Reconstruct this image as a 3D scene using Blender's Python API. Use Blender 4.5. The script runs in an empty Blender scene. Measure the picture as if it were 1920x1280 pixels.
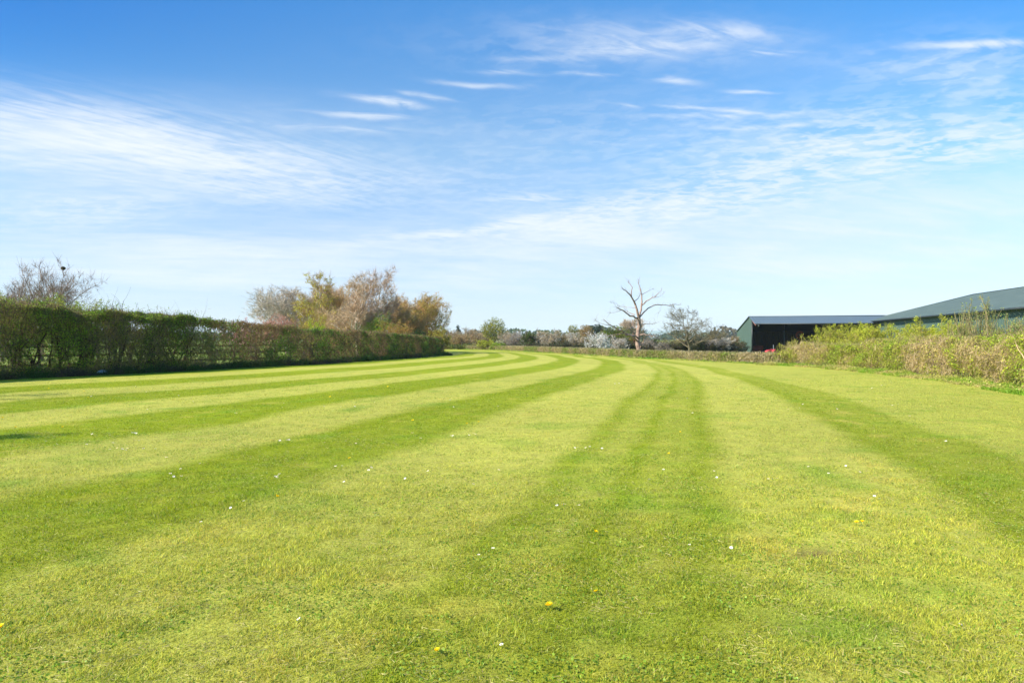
import bpy, math, random
import numpy as np
from mathutils import Vector

S = bpy.context.scene
COL = S.collection
F, HOR, EYE = 1280.0, 640.0, 1.6          # reference focal length (px), horizon row, eye height

# ------------------------------------------------------------------ camera
cd = bpy.data.cameras.new("camera"); cam = bpy.data.objects.new("camera", cd); COL.objects.link(cam)
cam.location = (0, 0, EYE); cam.rotation_euler = (math.radians(90), 0, 0)
cd.sensor_width = 36; cd.lens = 24.0; cd.clip_start = 0.05; cd.clip_end = 30000
S.camera = cam
# ------------------------------------------------------------------ exposure
S.view_settings.view_transform = 'Standard'; S.view_settings.look = 'None'
S.view_settings.exposure = 1.09; S.view_settings.gamma = 1.0
S.cycles.max_bounces = 6; S.cycles.transparent_max_bounces = 8
S.cycles.diffuse_bounces = 3; S.cycles.glossy_bounces = 2; S.cycles.transmission_bounces = 4
S.cycles.use_denoising = True
# ------------------------------------------------------------------ sun
SUN_EL = math.radians(36.0)
sun_dir = Vector((-1.0, -0.45, 0)).normalized() * math.cos(SUN_EL); sun_dir.z = math.sin(SUN_EL)
sl = bpy.data.lights.new("sun", 'SUN'); sl.energy = 4.6; sl.angle = math.radians(0.53); sl.color = (1.0, 0.94, 0.84)
so = bpy.data.objects.new("sun", sl); COL.objects.link(so)
so.rotation_euler = sun_dir.to_track_quat('Z', 'Y').to_euler()
# ------------------------------------------------------------------ world: sky with high cirrus
W = bpy.data.worlds.new("World"); S.world = W; W.use_nodes = True
nt = W.node_tree; nt.nodes.clear(); N = nt.nodes; L = nt.links
def nd(t, **k):
    n = N.new(t)
    for a, b in k.items(): setattr(n, a, b)
    return n
def mth(op, a, b=None, c=None, clamp=False):
    n = N.new('ShaderNodeMath'); n.operation = op; n.use_clamp = clamp
    for i, v in enumerate((a, b, c)):
        if v is None: continue
        if isinstance(v, (int, float)): n.inputs[i].default_value = v
        else: L.new(v, n.inputs[i])
    return n.outputs[0]
sky = nd('ShaderNodeTexSky', sky_type='NISHITA', sun_disc=False)
sky.sun_elevation = SUN_EL; sky.sun_rotation = math.atan2(sun_dir.x, sun_dir.y)
sky.altitude = 0; sky.air_density = 1.0; sky.dust_density = 0.3; sky.ozone_density = 3.0
tc = nd('ShaderNodeTexCoord'); sep = nd('ShaderNodeSeparateXYZ'); L.new(tc.outputs['Generated'], sep.inputs[0])
dx, dy, dz = sep.outputs
az = mth('ARCTAN2', dx, dy)                                   # bearing from the field's long axis
el = mth('ARCSINE', dz)
tan_a = mth('TANGENT', mth('MAXIMUM', mth('MINIMUM', az, 1.3), -1.3))
cosaz = mth('COSINE', mth('MAXIMUM', mth('MINIMUM', az, 1.3), -1.3))
tan_e = mth('DIVIDE', mth('TANGENT', mth('MAXIMUM', el, 0.0)), cosaz)
# cloud deck coordinates (flat sheet seen in perspective)
zz = mth('ADD', mth('MAXIMUM', dz, 0.0), 0.10)
cx_, cy_ = mth('DIVIDE', dx, zz), mth('DIVIDE', dy, zz)
def comb(a, b, c=0.0):
    n = N.new('ShaderNodeCombineXYZ')
    for i, v in enumerate((a, b, c)):
        if isinstance(v, (int, float)): n.inputs[i].default_value = v
        else: L.new(v, n.inputs[i])
    return n.outputs[0]
def noise(vec, scale, detail=5, rough=0.55, dist=0.0):
    n = N.new('ShaderNodeTexNoise'); L.new(vec, n.inputs['Vector'])
    n.inputs['Scale'].default_value = scale; n.inputs['Detail'].default_value = detail
    n.inputs['Roughness'].default_value = rough; n.inputs['Distortion'].default_value = dist
    return n.outputs['Fac']
def remap(v, a, b, c=0.0, d=1.0):
    n = N.new('ShaderNodeMapRange'); n.interpolation_type = 'SMOOTHSTEP'
    L.new(v, n.inputs[0])
    for i, x in enumerate((a, b, c, d)): n.inputs[i + 1].default_value = x
    return n.outputs[0]
deck = comb(cx_, cy_)
# warp the mask coordinates so the edges of each bank fray
warp = nd('ShaderNodeTexNoise'); L.new(deck, warp.inputs['Vector']); warp.inputs['Scale'].default_value = 1.6; warp.inputs['Detail'].default_value = 5
wsep = nd('ShaderNodeSeparateColor'); L.new(warp.outputs['Color'], wsep.inputs[0])
wa = mth('ADD', tan_a, mth('MULTIPLY', mth('SUBTRACT', wsep.outputs[0], 0.5), 0.22))
we = mth('ADD', tan_e, mth('MULTIPLY', mth('SUBTRACT', wsep.outputs[1], 0.5), 0.05))
def blob(px, py, rx, ry, rot, amp, soft=True):
    a0, e0 = (px - 960) / F, (HOR - py) / F
    A, E_ = (wa, we) if soft else (tan_a, tan_e)
    u = mth('SUBTRACT', A, a0); v = mth('SUBTRACT', E_, e0)
    c, s = math.cos(math.radians(rot)), math.sin(math.radians(rot))
    uu = mth('MULTIPLY', mth('ADD', mth('MULTIPLY', u, c), mth('MULTIPLY', v, s)), F / rx)
    vv = mth('MULTIPLY', mth('SUBTRACT', mth('MULTIPLY', v, c), mth('MULTIPLY', u, s)), F / ry)
    r = mth('ADD', mth('MULTIPLY', uu, uu), mth('MULTIPLY', vv, vv))
    return mth('MULTIPLY', mth('EXPONENT', mth('MULTIPLY', r, -1.0)), amp)
def addup(lst):
    o = lst[0]
    for x in lst[1:]: o = mth('ADD', o, x)
    return o
veil = addup([blob(*b) for b in [
    (60, 255, 380, 75, -7, 0.85), (300, 300, 280, 60, -12, 0.50), (20, 350, 300, 75, 0, 0.50),
    (500, 500, 440, 40, -2, 0.75), (1000, 440, 460, 42, 3, 0.60), (1720, 400, 360, 80, 6, 0.70),
    (1450, 480, 560, 60, 0, 0.65), (760, 330, 420, 60, -4, 0.10), (620, 235, 300, 50, -8, 0.14), (1300, 75, 230, 40, -4, 0.22), (80, 480, 330, 60, 0, 0.40), (960, 560, 1500, 60, 0, 0.15)]])
ripl = addup([blob(*b) for b in [
    (1720, 265, 330, 60, 5, 0.75), (1350, 360, 330, 45, 12, 0.65), (1120, 415, 330, 32, 6, 0.45),
    (1820, 130, 170, 60, 0, 0.35), (1150, 260, 520, 80, 3, 0.13), (760, 350, 300, 40, 0, 0.16), (1150, 80, 300, 50, 0, .18), (350, 285, 250, 50, -12, 0.42), (170, 400, 200, 30, 5, 0.35)]])
strk = addup([blob(*b) for b in [
    (727, 189, 60, 7, -10, 1.2), (680, 211, 80, 5, -6, 0.6), (885, 155, 80, 5, -6, 0.5), (935, 132, 60, 5, -5, 0.5),
    (800, 178, 70, 5, -8, 0.55), (640, 235, 120, 6, -4, 0.4), (880, 428, 170, 9, 9, 0.9), (1260, 203, 80, 4, 0, 0.8),
    (1400, 203, 60, 4, 0, 0.7), (1245, 152, 60, 6, -4, 0.7), (1370, 215, 150, 5, 2, 0.7), (1855, 84, 110, 8, 0, 1.0),
    (1450, 91, 60, 4, 2, 0.9), (1330, 52, 130, 14, -3, 0.65), (1190, 85, 110, 20, 6, 0.45), (1080, 62, 100, 10, -5, 0.3),
    (1420, 170, 40, 3, 0, 0.7), (1010, 105, 70, 6, -3, 0.4), (1090, 140, 70, 4, 0, 0.4), (1440, 232, 160, 5, 2, 0.6), (1000, 370, 130, 6, 4, 0.5)]])
str_vec = comb(mth('MULTIPLY', cx_, 0.9), mth('MULTIPLY', mth('ADD', cy_, mth('MULTIPLY', cx_, -0.25)), 2.4))
n_soft = remap(noise(str_vec, 0.9, 7, 0.6, 0.6), 0.32, 0.70)
n_fine = remap(noise(str_vec, 4.5, 6, 0.6, 0.8), 0.34, 0.66)
rip_vec = comb(mth('MULTIPLY', mth('ADD', cx_, mth('MULTIPLY', cy_, 0.35)), 0.75), cy_)
n_rip = mth('ADD', mth('MULTIPLY', remap(noise(rip_vec, 15.0, 3, 0.6, 0.3), 0.44, 0.60), 0.6), mth('MULTIPLY', remap(noise(rip_vec, 5.0, 4, 0.55, 0.4), 0.40, 0.64), 0.5))
fib_vec = comb(mth('MULTIPLY', mth('SUBTRACT', cx_, mth('MULTIPLY', cy_, 0.9)), 5.0), mth('ADD', cy_, mth('MULTIPLY', cx_, 0.6)))
n_fib = remap(noise(fib_vec, 4.0, 4, 0.55, 0.3), 0.38, 0.62)
n_big = remap(noise(deck, 0.7, 4, 0.5), 0.25, 0.7, 0.45, 1.1)
cl = mth('ADD', mth('MULTIPLY', mth('MULTIPLY', veil, mth('ADD', mth('MULTIPLY', n_soft, 0.65), 0.42)), n_big),
         mth('MULTIPLY', ripl, mth('MULTIPLY', n_rip, 0.95)))
cl = mth('ADD', cl, mth('MULTIPLY', strk, mth('ADD', mth('MULTIPLY', n_fine, 0.85), 0.02)))
cl = mth('ADD', cl, mth('MULTIPLY', blob(260, 265, 360, 60, -10, 0.55), n_fib))
cl = mth('MULTIPLY', cl, remap(n_fine, 0, 1, 0.80, 1.12))
cl = mth('SUBTRACT', 1.0, mth('EXPONENT', mth('MULTIPLY', cl, -1.5)), clamp=True)
# sky colour: Nishita, deepened overhead
ramp = nd('ShaderNodeValToRGB'); cr = ramp.color_ramp; L.new(mth('MULTIPLY', tan_e, 2.0, clamp=True), ramp.inputs[0])
cr.elements[0].position = 0.0; cr.elements[0].color = (.50, .505, .66, 1)
for p_, c_ in ((.30, (.57, .60, .68, 1)), (.55, (.63, .75, .77, 1)), (1.0, (.27, .70, .94, 1))):
    e_ = cr.elements.new(p_) if p_ < 1 else cr.elements[-1]; e_.position = p_; e_.color = c_
hs = nd('ShaderNodeMixRGB', blend_type='MULTIPLY'); hs.inputs[0].default_value = 1.0; L.new(sky.outputs[0], hs.inputs[1]); L.new(ramp.outputs[0], hs.inputs[2])
deep = nd('ShaderNodeMixRGB', blend_type='MULTIPLY'); L.new(mth('ADD', blob(-150, -40, 800, 330, 0, 1.0, False), blob(2100, -60, 500, 260, 0, .35, False), clamp=True), deep.inputs[0]); L.new(hs.outputs[0], deep.inputs[1]); deep.inputs[2].default_value = (.15, .52, .72, 1)
hs = nd('ShaderNodeMixRGB', blend_type='MULTIPLY'); hs.inputs[0].default_value = 1.0; L.new(deep.outputs[0], hs.inputs[1]); hs.inputs[2].default_value = (1.25, 1.25, 1.25, 1)
mx = nd('ShaderNodeMixRGB'); L.new(cl, mx.inputs['Fac']); L.new(hs.outputs[0], mx.inputs[1]); mx.inputs[2].default_value = (4.5, 4.72, 5.0, 1)
bg = nd('ShaderNodeBackground'); bg.inputs['Strength'].default_value = 0.10
L.new(mx.outputs[0], bg.inputs['Color'])
wo = nd('ShaderNodeOutputWorld'); L.new(bg.outputs[0], wo.inputs['Surface'])
W.cycles.sampling_method = 'MANUAL'; W.cycles.sample_map_resolution = 512

# ================================================================== helpers
def lin(c):
    c = np.asarray(c, float) / 255.0
    return np.where(c <= 0.04045, c / 12.92, ((c + 0.055) / 1.055) ** 2.4)
def un(px, py, D):
    return np.array([(px - 960) / F * D, D, EYE + (HOR - py) / F * D])
def gp(px, py):
    D = EYE * F / (py - HOR); return ((px - 960) / F * D, D)
def hash3(i, j, k):
    h = (i.astype(np.int64) * 374761393 + j.astype(np.int64) * 668265263 + k.astype(np.int64) * 2147483647) & 0xffffffff
    h = ((h ^ (h >> 13)) * 1274126177) & 0xffffffff
    h = h ^ (h >> 16)
    return (h & 0xffffff) / float(0xffffff)
def vnoise(x, y, z=0.0, seed=0):
    x = np.asarray(x, float); y = np.asarray(y, float); z = np.asarray(z, float) + seed * 17.31 + np.zeros_like(x)
    i, j, k = np.floor(x), np.floor(y), np.floor(z)
    u, v, w = x - i, y - j, z - k
    u, v, w = u*u*(3-2*u), v*v*(3-2*v), w*w*(3-2*w)
    o = 0
    for a in (0, 1):
        for b in (0, 1):
            for c in (0, 1):
                o = o + hash3(i+a, j+b, k+c) * (u if a else 1-u) * (v if b else 1-v) * (w if c else 1-w)
    return o
def fbm(x, y, z=0.0, seed=0, octv=3):
    o, a, t, f = 0, 1.0, 0, 1.0
    for q in range(octv):
        o = o + a * vnoise(x*f, y*f, np.asarray(z)*f, seed + q*3); t += a; a *= 0.5; f *= 2.03
    return o / t
def mesh(name, V, faces, cols=None, mats=(), parent=None, smooth=False, loc=None, attrs=None):
    """faces: array (n,k) or list of such arrays; cols (nv,3) linear point colours."""
    V = np.asarray(V, np.float32)
    if loc is not None: V = V - np.asarray(loc, np.float32)
    if not isinstance(faces, (list, tuple)): faces = [faces]
    faces = [np.asarray(f, np.int32) for f in faces if len(f)]
    me = bpy.data.meshes.new(name)
    me.vertices.add(len(V)); me.vertices.foreach_set('co', V.ravel())
    idx = np.concatenate([f.ravel() for f in faces]); tot = np.concatenate([np.full(len(f), f.shape[1], np.int32) for f in faces])
    st = np.concatenate([[0], np.cumsum(tot)[:-1]]).astype(np.int32)
    me.loops.add(len(idx)); me.loops.foreach_set('vertex_index', idx)
    me.polygons.add(len(tot)); me.polygons.foreach_set('loop_start', st)
    if smooth: me.polygons.foreach_set('use_smooth', np.ones(len(tot), bool))
    me.update(calc_edges=True)
    if cols is not None:
        ca = me.color_attributes.new('Col', 'FLOAT_COLOR', 'POINT')
        c4 = np.ones((len(V), 4), np.float32); c4[:, :3] = cols
        ca.data.foreach_set('color', c4.ravel())
    for k, a in (attrs or {}).items():
        at = me.attributes.new(k, 'FLOAT', 'POINT'); at.data.foreach_set('value', np.asarray(a, np.float32))
    for m in mats: me.materials.append(m)
    o = bpy.data.objects.new(name, me); COL.objects.link(o)
    if parent is not None: o.parent = parent
    return o
def empty(name, loc, label, cat, group=None):
    o = bpy.data.objects.new(name, None); COL.objects.link(o); o.location = loc
    o['label'] = label; o['category'] = cat
    if group: o['group'] = group
    return o
def tag(o, label=None, cat=None, group=None, kind=None):
    for k, v in (('label', label), ('category', cat), ('group', group), ('kind', kind)):
        if v: o[k] = v
    return o
def part(name, V, faces, cols, mats, root, label=None, smooth=False):
    o = mesh(name, V, faces, cols, mats, root, smooth, loc=root.location)
    if label: o['label'] = label
    return o

# ------------------------------------------------------------------ materials
def mat(name, build):
    m = bpy.data.materials.new(name); m.use_nodes = True; t = m.node_tree; t.nodes.clear()
    out = t.nodes.new('ShaderNodeOutputMaterial'); t.links.new(build(t), out.inputs['Surface']); return m
def leafy(trans, rough=0.6, spec=0.25, jitter=0.3):
    def b(t):
        n, l = t.nodes, t.links
        at = n.new('ShaderNodeAttribute'); at.attribute_name = 'Col'
        g = n.new('ShaderNodeNewGeometry'); nz = n.new('ShaderNodeTexNoise'); nz.inputs['Scale'].default_value = 6.0; nz.inputs['Detail'].default_value = 3
        l.new(g.outputs['Position'], nz.inputs['Vector'])
        mr = n.new('ShaderNodeMapRange'); l.new(nz.outputs['Fac'], mr.inputs[0]); mr.inputs[1].default_value = .3; mr.inputs[2].default_value = .7
        mr.inputs[3].default_value = 1 - jitter; mr.inputs[4].default_value = 1 + jitter
        vm = n.new('ShaderNodeVectorMath'); vm.operation = 'SCALE'; l.new(at.outputs['Color'], vm.inputs[0]); l.new(mr.outputs[0], vm.inputs['Scale'])
        p = n.new('ShaderNodeBsdfPrincipled'); l.new(vm.outputs[0], p.inputs['Base Color'])
        p.inputs['Roughness'].default_value = rough; p.inputs['Specular IOR Level'].default_value = spec
        if trans <= 0: return p.outputs[0]
        tr = n.new('ShaderNodeBsdfTranslucent'); l.new(vm.outputs[0], tr.inputs['Color'])
        mxs = n.new('ShaderNodeMixShader'); mxs.inputs[0].default_value = trans
        l.new(p.outputs[0], mxs.inputs[1]); l.new(tr.outputs[0], mxs.inputs[2]); return mxs.outputs[0]
    return b
M_LEAF = mat('leaf', leafy(0.45)); M_GRASS = mat('grass_blade', leafy(0.48, 0.5, 0.35, 0.12)); M_BARK = mat('bark', leafy(0.0, 0.9, 0.1, 0.4))
M_TWIG = mat('twig', leafy(0.12, 0.85, 0.15, 0.25))
def sheet_metal(c, rough=0.45, dirt=0.25, metallic=0.0, scale=0.6):
    def b(t):
        n, l = t.nodes, t.links
        tcx = n.new('ShaderNodeTexCoord'); mp = n.new('ShaderNodeMapping'); mp.inputs['Scale'].default_value = (1, 1, 0.25)
        l.new(tcx.outputs['Object'], mp.inputs[0])
        nz = n.new('ShaderNodeTexNoise'); nz.inputs['Scale'].default_value = scale; nz.inputs['Detail'].default_value = 6; l.new(mp.outputs[0], nz.inputs['Vector'])
        mx = n.new('ShaderNodeMixRGB'); c = np.array(c_); 
        mx.inputs[1].default_value = (*(c * (1 - dirt)), 1); mx.inputs[2].default_value = (*(c * (1 + dirt) + 0.01), 1)
        l.new(nz.outputs['Fac'], mx.inputs[0])
        p = n.new('ShaderNodeBsdfPrincipled'); l.new(mx.outputs[0], p.inputs['Base Color']); p.inputs['Metallic'].default_value = metallic
        mr = n.new('ShaderNodeMapRange'); l.new(nz.outputs['Fac'], mr.inputs[0]); mr.inputs[3].default_value = rough - .1; mr.inputs[4].default_value = rough + .15
        l.new(mr.outputs[0], p.inputs['Roughness'])
        return p.outputs[0]
    c_ = c
    return b
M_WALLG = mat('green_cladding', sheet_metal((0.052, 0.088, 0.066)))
M_WALLD = mat('dark_metal_and_wall_shade', sheet_metal((0.014, 0.020, 0.020)))  # dark metal; on the shed's back wall it paints in the interior shade
M_ROOF = mat('grey_green_roof', sheet_metal((0.075, 0.105, 0.088), 0.6, 0.4))
M_ROOFB = mat('blue_grey_roof', sheet_metal((0.085, 0.115, 0.130), 0.5))
M_STEEL = mat('galvanised_steel', sheet_metal((0.30, 0.31, 0.32), 0.45, 0.2, 0.6, 3))
M_SKYL = mat('rooflight_sheet', sheet_metal((0.34, 0.38, 0.33), 0.35, 0.2))
M_RED = mat('red_paint', sheet_metal((0.50, 0.035, 0.04), 0.5, 0.2, 0, 4))
M_REDD = mat('shaded_rusty_red_paint', sheet_metal((0.20, 0.035, 0.02), 0.7, 0.4, 0, 4))  # red also darkened in the colour for machines in the shed's shade
M_PRIMER = mat('red_primer', sheet_metal((0.42, 0.16, 0.13), 0.6, 0.2, 0, 2))
M_RUB = mat('tyre_rubber', sheet_metal((0.02, 0.02, 0.02), 0.8, 0.3, 0, 4))
M_CONC = mat('concrete', sheet_metal((0.07, 0.065, 0.06), 0.9, 0.3, 0, 1.5))
M_WOOD = mat('weathered_wood', sheet_metal((0.07, 0.055, 0.04), 0.9, 0.4, 0, 5))
M_PETAL = mat('white_petal', leafy(0.3, 0.5, 0.2, 0.05)); M_STONE = mat('pale_stone', sheet_metal((0.45, 0.44, 0.42), 0.9, 0.2, 0, 8))

# ================================================================== lawn layout
xl_pts = [(-12, -31.0), (10, -27.0), (20, -24.0), (28, -21.0), (33.6, -18.6), (42.7, -15.3), (47.6, -13.4), (56, -11.4), (69.4, -8.7), (80, -6.9), (84, -8.2), (90, -14), (100, -26), (142, -60)]
xr_pts = [(-12, 10.0), (0, 12.0), (8, 13.4), (15, 14.6), (20.5, 15.9), (26, 17.6), (34, 18.8), (41, 19.2), (46.5, 18.1), (57, 15.1), (65, 12.2), (80, 8.8), (102, 3.2), (128, -3.2), (136, -9.5), (142, -24)]
def xl(y): return np.interp(y, [p[0] for p in xl_pts], [p[1] for p in xl_pts])
def xr(y): return np.interp(y, [p[0] for p in xr_pts], [p[1] for p in xr_pts])
EDGES = {
 0: [(1275,680.6),(1361,694),(1462,716),(1575,742),(1650,772),(1717,799),(1800,825),(1912,864),(1150,668.5),(1040,660.8)],
 1: [(1331,692),(1387,712),(1440,735),(1485,761),(1530,787),(1567,810),(1631,844),(1687,877),(1762,922),(1860,1000),(1960,1090),(1250,680),(1130,668)],
 2: [(1211,679.5),(1275,692),(1305,709),(1318,724),(1322,754),(1329,784),(1341,825),(1350,877),(1362,960),(1385,1080),(1420,1270),(1120,668)],
 3: [(1187,676.7),(1213,683),(1232,697),(1220,717),(1187,740),(1153,770),(1120,800),(1100,827),(1080,843),(1010,900),(960,950),(880,1040),(760,1150),(640,1270),(1110,668)],
 4: [(1140,673.5),(1170,688),(1140,703),(1090,720),(1023,743),(973,763),(923,783),(873,803),(827,823),(740,853),(610,890),(480,940),(300,1005),(0,1110),(1100,666.5),(1000,659.5)],
 5: [(1128,680),(1113,672),(1113,692),(1073,703),(1007,718),(940,732),(857,750),(773,768),(707,783),(640,800),(547,823),(433,847),(333,873),(233,897),(0,945),(1073,667),(1007,661)],
 6: [(1073,673),(1080,680),(1040,693),(973,703),(873,720),(773,735),(640,753),(500,783),(400,800),(200,827),(0,860),(1045,665.5),(960,658.8)],
 7: [(1047,673),(1023,682),(973,690),(873,703),(773,713),(640,731),(500,747),(333,767),(167,787),(0,803),(1010,664.5),(940,658.6)],
 8: [(1007,673),(973,680),(873,692),(740,707),(640,715),(433,737),(200,757),(0,777),(993,666.5),(930,659)],
 9: [(973,670),(940,677),(840,688),(640,707),(300,733),(0,757),(960,664.5),(910,658.8)],
 10: [(947,668),(873,678),(740,690),(640,696),(300,721),(0,738),(935,662.5),(900,658.5)],
 11: [(918,666),(860,673),(740,682),(500,699),(300,711),(0,726),(905,660)],
 12: [(890,664),(800,673),(700,681),(500,692),(300,703),(0,716)],
}
pts, val = [], []
for k, e in EDGES.items():
    for (a, b) in e: pts.append(((a - 960) / 640.0, math.log((b - 645.0) / 30.0) * 0.9)); val.append(float(k))
pts = np.array(pts); val = np.array(val)
def tpsk(r2): return np.where(r2 > 1e-12, 0.5 * r2 * np.log(np.maximum(r2, 1e-12)), 0)
nP = len(pts); K = tpsk(((pts[:, None] - pts[None]) ** 2).sum(-1)) + np.eye(nP) * 0.004
Pm = np.c_[np.ones(nP), pts]; A_ = np.block([[K, Pm], [Pm.T, np.zeros((3, 3))]])
cf = np.linalg.solve(A_, np.r_[val, np.zeros(3)])
def stripe(x, y):
    yy = np.maximum(y, 2.6); px = x / yy * 2.0; py = HOR + EYE * F / yy
    q = np.c_[px, np.log(np.maximum(py - 645.0, 4) / 30.0) * 0.9]; o = np.empty(len(q))
    for s in range(0, len(q), 20000):
        qq = q[s:s+20000]; o[s:s+20000] = tpsk(((qq[:, None] - pts[None]) ** 2).sum(-1)) @ cf[:nP] + cf[nP] + qq @ cf[nP+1:]
    return o
# tabulate the mowing lines once, on a grid that is fine near the camera
gy_t = np.concatenate([np.linspace(-8, 40, 241), np.linspace(41, 150, 180)])
gu_t = np.linspace(-1, 1, 241)
def yu(x, y):
    a, b = xl(y), xr(y); return (x - a) / (b - a) * 2 - 1
GX = xl(gy_t)[:, None] + (gu_t[None] + 1) / 2 * (xr(gy_t) - xl(gy_t))[:, None]
ST = stripe(GX.ravel(), np.repeat(gy_t, len(gu_t))).reshape(GX.shape)
def stripe_at(x, y):
    iy = np.clip(np.interp(y, gy_t, np.arange(len(gy_t))), 0, len(gy_t) - 1.001); iu = np.clip((yu(x, y) + 1) / 2 * (len(gu_t) - 1), 0, len(gu_t) - 1.001)
    a, b = iy.astype(int), iu.astype(int); f, g = iy - a, iu - b
    return (ST[a, b]*(1-f)*(1-g) + ST[a+1, b]*f*(1-g) + ST[a, b+1]*(1-f)*g + ST[a+1, b+1]*f*g)
def dark_amount(x, y):
    """0 = light stripe, 1 = dark stripe; ragged edges, wheel marks, fading at the foot of the hedges."""
    s = stripe_at(x, y)
    s = s + (fbm(x*1.1, y*1.1, 0, 5, 3) - 0.5) * 0.26
    d = 0.5 + 0.5 * np.clip(np.sin(np.pi * s) * 3.2, -1, 1)
    g_ = lambda c, w: np.exp(-((s - c) / w) ** 2)
    mid = (s > 1.9) & (s < 3.1)
    d = np.where(mid, d * .56 + .40 * (g_(2.53, .06) + .9 * g_(2.93, .07) + .75 * g_(2.10, .10)) - .12 * g_(2.72, .08), d)   # wheel tracks in the middle pass
    d = np.where((s > -.1) & (s < 1.1), d * .72 + .14 * g_(.85, .12), d)
    d = np.where((s > 4) & (s < 5), d * .92 + .10 * g_(4.8, .1), d)
    d = np.where(s < -0.05, 0.18, d)
    near = np.clip((y - 3.0) / 6.0, 0.0, 1.0)  # stripe contrast lowered close by, where the sheen weakens
    return np.clip(0.5 + (d - 0.5) * (0.60 + 0.40 * near), 0, 1.25)
C_LIGHT, C_DARK, C_DRY, C_LUSH = lin((183, 180, 78)), lin((140, 152, 20)), lin((198, 180, 84)), lin((116, 156, 30))
def lawn_colour(x, y):
    d = dark_amount(x, y)[:, None]
    c = C_LIGHT * (1 - d) + C_DARK * d  # sheen of the leaning mown blades also put into the colour
    m1 = fbm(x * 0.9, y * 0.9, 0, 11, 3); m2 = fbm(x * 2.6, y * 2.2, 0, 23, 3); m3 = fbm(x * 0.33, y * 0.2, 0, 31, 2)
    dry = np.clip((m2 - 0.56) * 4.0, 0, 1) * np.clip((m1 - 0.42) * 4, 0, 1)
    c = c * (1 - 0.65 * dry[:, None]) + C_DRY * 0.65 * dry[:, None]
    lush = np.clip((fbm(x*1.6, y*1.6, 0, 47, 3) - 0.55) * 5, 0, 1) * 0.55
    c = c * (1 - lush[:, None]) + C_LUSH * (0.9 * lush[:, None])
    c = c * (0.86 + 0.28 * m3[:, None]) * (0.9 + 0.2 * m1[:, None])
    return c
SC = np.array(gp(1542, 1042))       # a scraped bare patch
def bare(x, y):
    d = np.hypot((x - SC[0]) / 0.30, (y - SC[1]) / 0.27) + (fbm(x*9, y*9, 0, 3, 2) - 0.5) * 1.6
    return np.clip(1.1 - d, 0, 1)

# ================================================================== ground (one sheet to the horizon)
def ground_z(x, y):
    r = np.hypot(x, y)
    inside = np.clip(np.minimum(x - (xl(y) - 6), (xr(y) + 2.5) - x) / 3.0, 0, 1) * np.clip((146 - y) / 4, 0, 1)
    out = -0.75 * np.clip(1 - inside, 0, 1) * (x > -5) * np.clip((y - 15) / 20, 0, 1) + -0.25 * (1 - inside) * (x <= -5)
    far = 5.5 * np.clip((r - 260) / 1300, 0, 1) ** 1.2 + (fbm(x / 300, y / 300, 0, 7, 2) - .5) * 4 * np.clip((r - 250) / 500, 0, 1)
    return out + far
M_DIRT = mat('soil', sheet_metal((0.09, 0.065, 0.04), 0.95, 0.3, 0, 8))
def ground_mat(t):
    n, l = t.nodes, t.links
    at = n.new('ShaderNodeAttribute'); at.attribute_name = 'Col'
    g = n.new('ShaderNodeNewGeometry')
    a = n.new('ShaderNodeTexNoise'); a.inputs['Scale'].default_value = 28; a.inputs['Detail'].default_value = 6; a.inputs['Roughness'].default_value = .7; l.new(g.outputs['Position'], a.inputs['Vector'])
    b = n.new('ShaderNodeTexNoise'); b.inputs['Scale'].default_value = 3.0; b.inputs['Detail'].default_value = 5; b.inputs['Roughness'].default_value = .65; l.new(g.outputs['Position'], b.inputs['Vector'])
    m1 = n.new('ShaderNodeMapRange'); l.new(a.outputs['Fac'], m1.inputs[0]); m1.inputs[1].default_value = .3; m1.inputs[2].default_value = .7; m1.inputs[3].default_value = .72; m1.inputs[4].default_value = 1.28
    m2 = n.new('ShaderNodeMapRange'); l.new(b.outputs['Fac'], m2.inputs[0]); m2.inputs[1].default_value = .3; m2.inputs[2].default_value = .7; m2.inputs[3].default_value = .86; m2.inputs[4].default_value = 1.14
    mm = n.new('ShaderNodeMath'); mm.operation = 'MULTIPLY'; l.new(m1.outputs[0], mm.inputs[0]); l.new(m2.outputs[0], mm.inputs[1])
    vm = n.new('ShaderNodeVectorMath'); vm.operation = 'SCALE'; l.new(at.outputs['Color'], vm.inputs[0]); l.new(mm.outputs[0], vm.inputs['Scale'])
    bp = n.new('ShaderNodeBump'); bp.inputs['Strength'].default_value = .6; bp.inputs['Distance'].default_value = .03; l.new(a.outputs['Fac'], bp.inputs['Height'])
    p = n.new('ShaderNodeBsdfPrincipled'); l.new(vm.outputs[0], p.inputs['Base Color']); p.inputs['Roughness'].default_value = .9
    p.inputs['Specular IOR Level'].default_value = .1; l.new(bp.outputs[0], p.inputs['Normal']); return p.outputs[0]
M_GROUND = mat('turf', ground_mat)
def grid_faces(nr, nc):
    i = np.arange(nr - 1)[:, None] * nc + np.arange(nc - 1)[None]; i = i.ravel()
    return np.c_[i, i + 1, i + nc + 1, i + nc]
u = np.linspace(-1, 1, 241); xs = np.sinh(u * 5.6) / np.sinh(5.6) * 9000
v = np.linspace(-0.72, 1, 281); ys = np.sinh(v * 5.8) / np.sinh(5.8) * 9500
XX, YY = np.meshgrid(xs, ys); xf, yf = XX.ravel(), YY.ravel()
fld = np.floor(vnoise(xf / 260, yf / 260, 0, 77) * 5) / 5
gc = lin((112, 134, 48)) * (0.55 + 0.7 * fbm(xf / 9, yf / 9, 0, 2, 3))[:, None]
gc = gc * (1 - 0.5 * fld[:, None]) + lin((150, 150, 86)) * 0.5 * fld[:, None]
zf = ground_z(xf, yf) - 0.02
gnd = mesh('ground', np.c_[xf, yf, zf], grid_faces(len(ys), len(xs)), gc, [M_GROUND], smooth=True)
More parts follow.
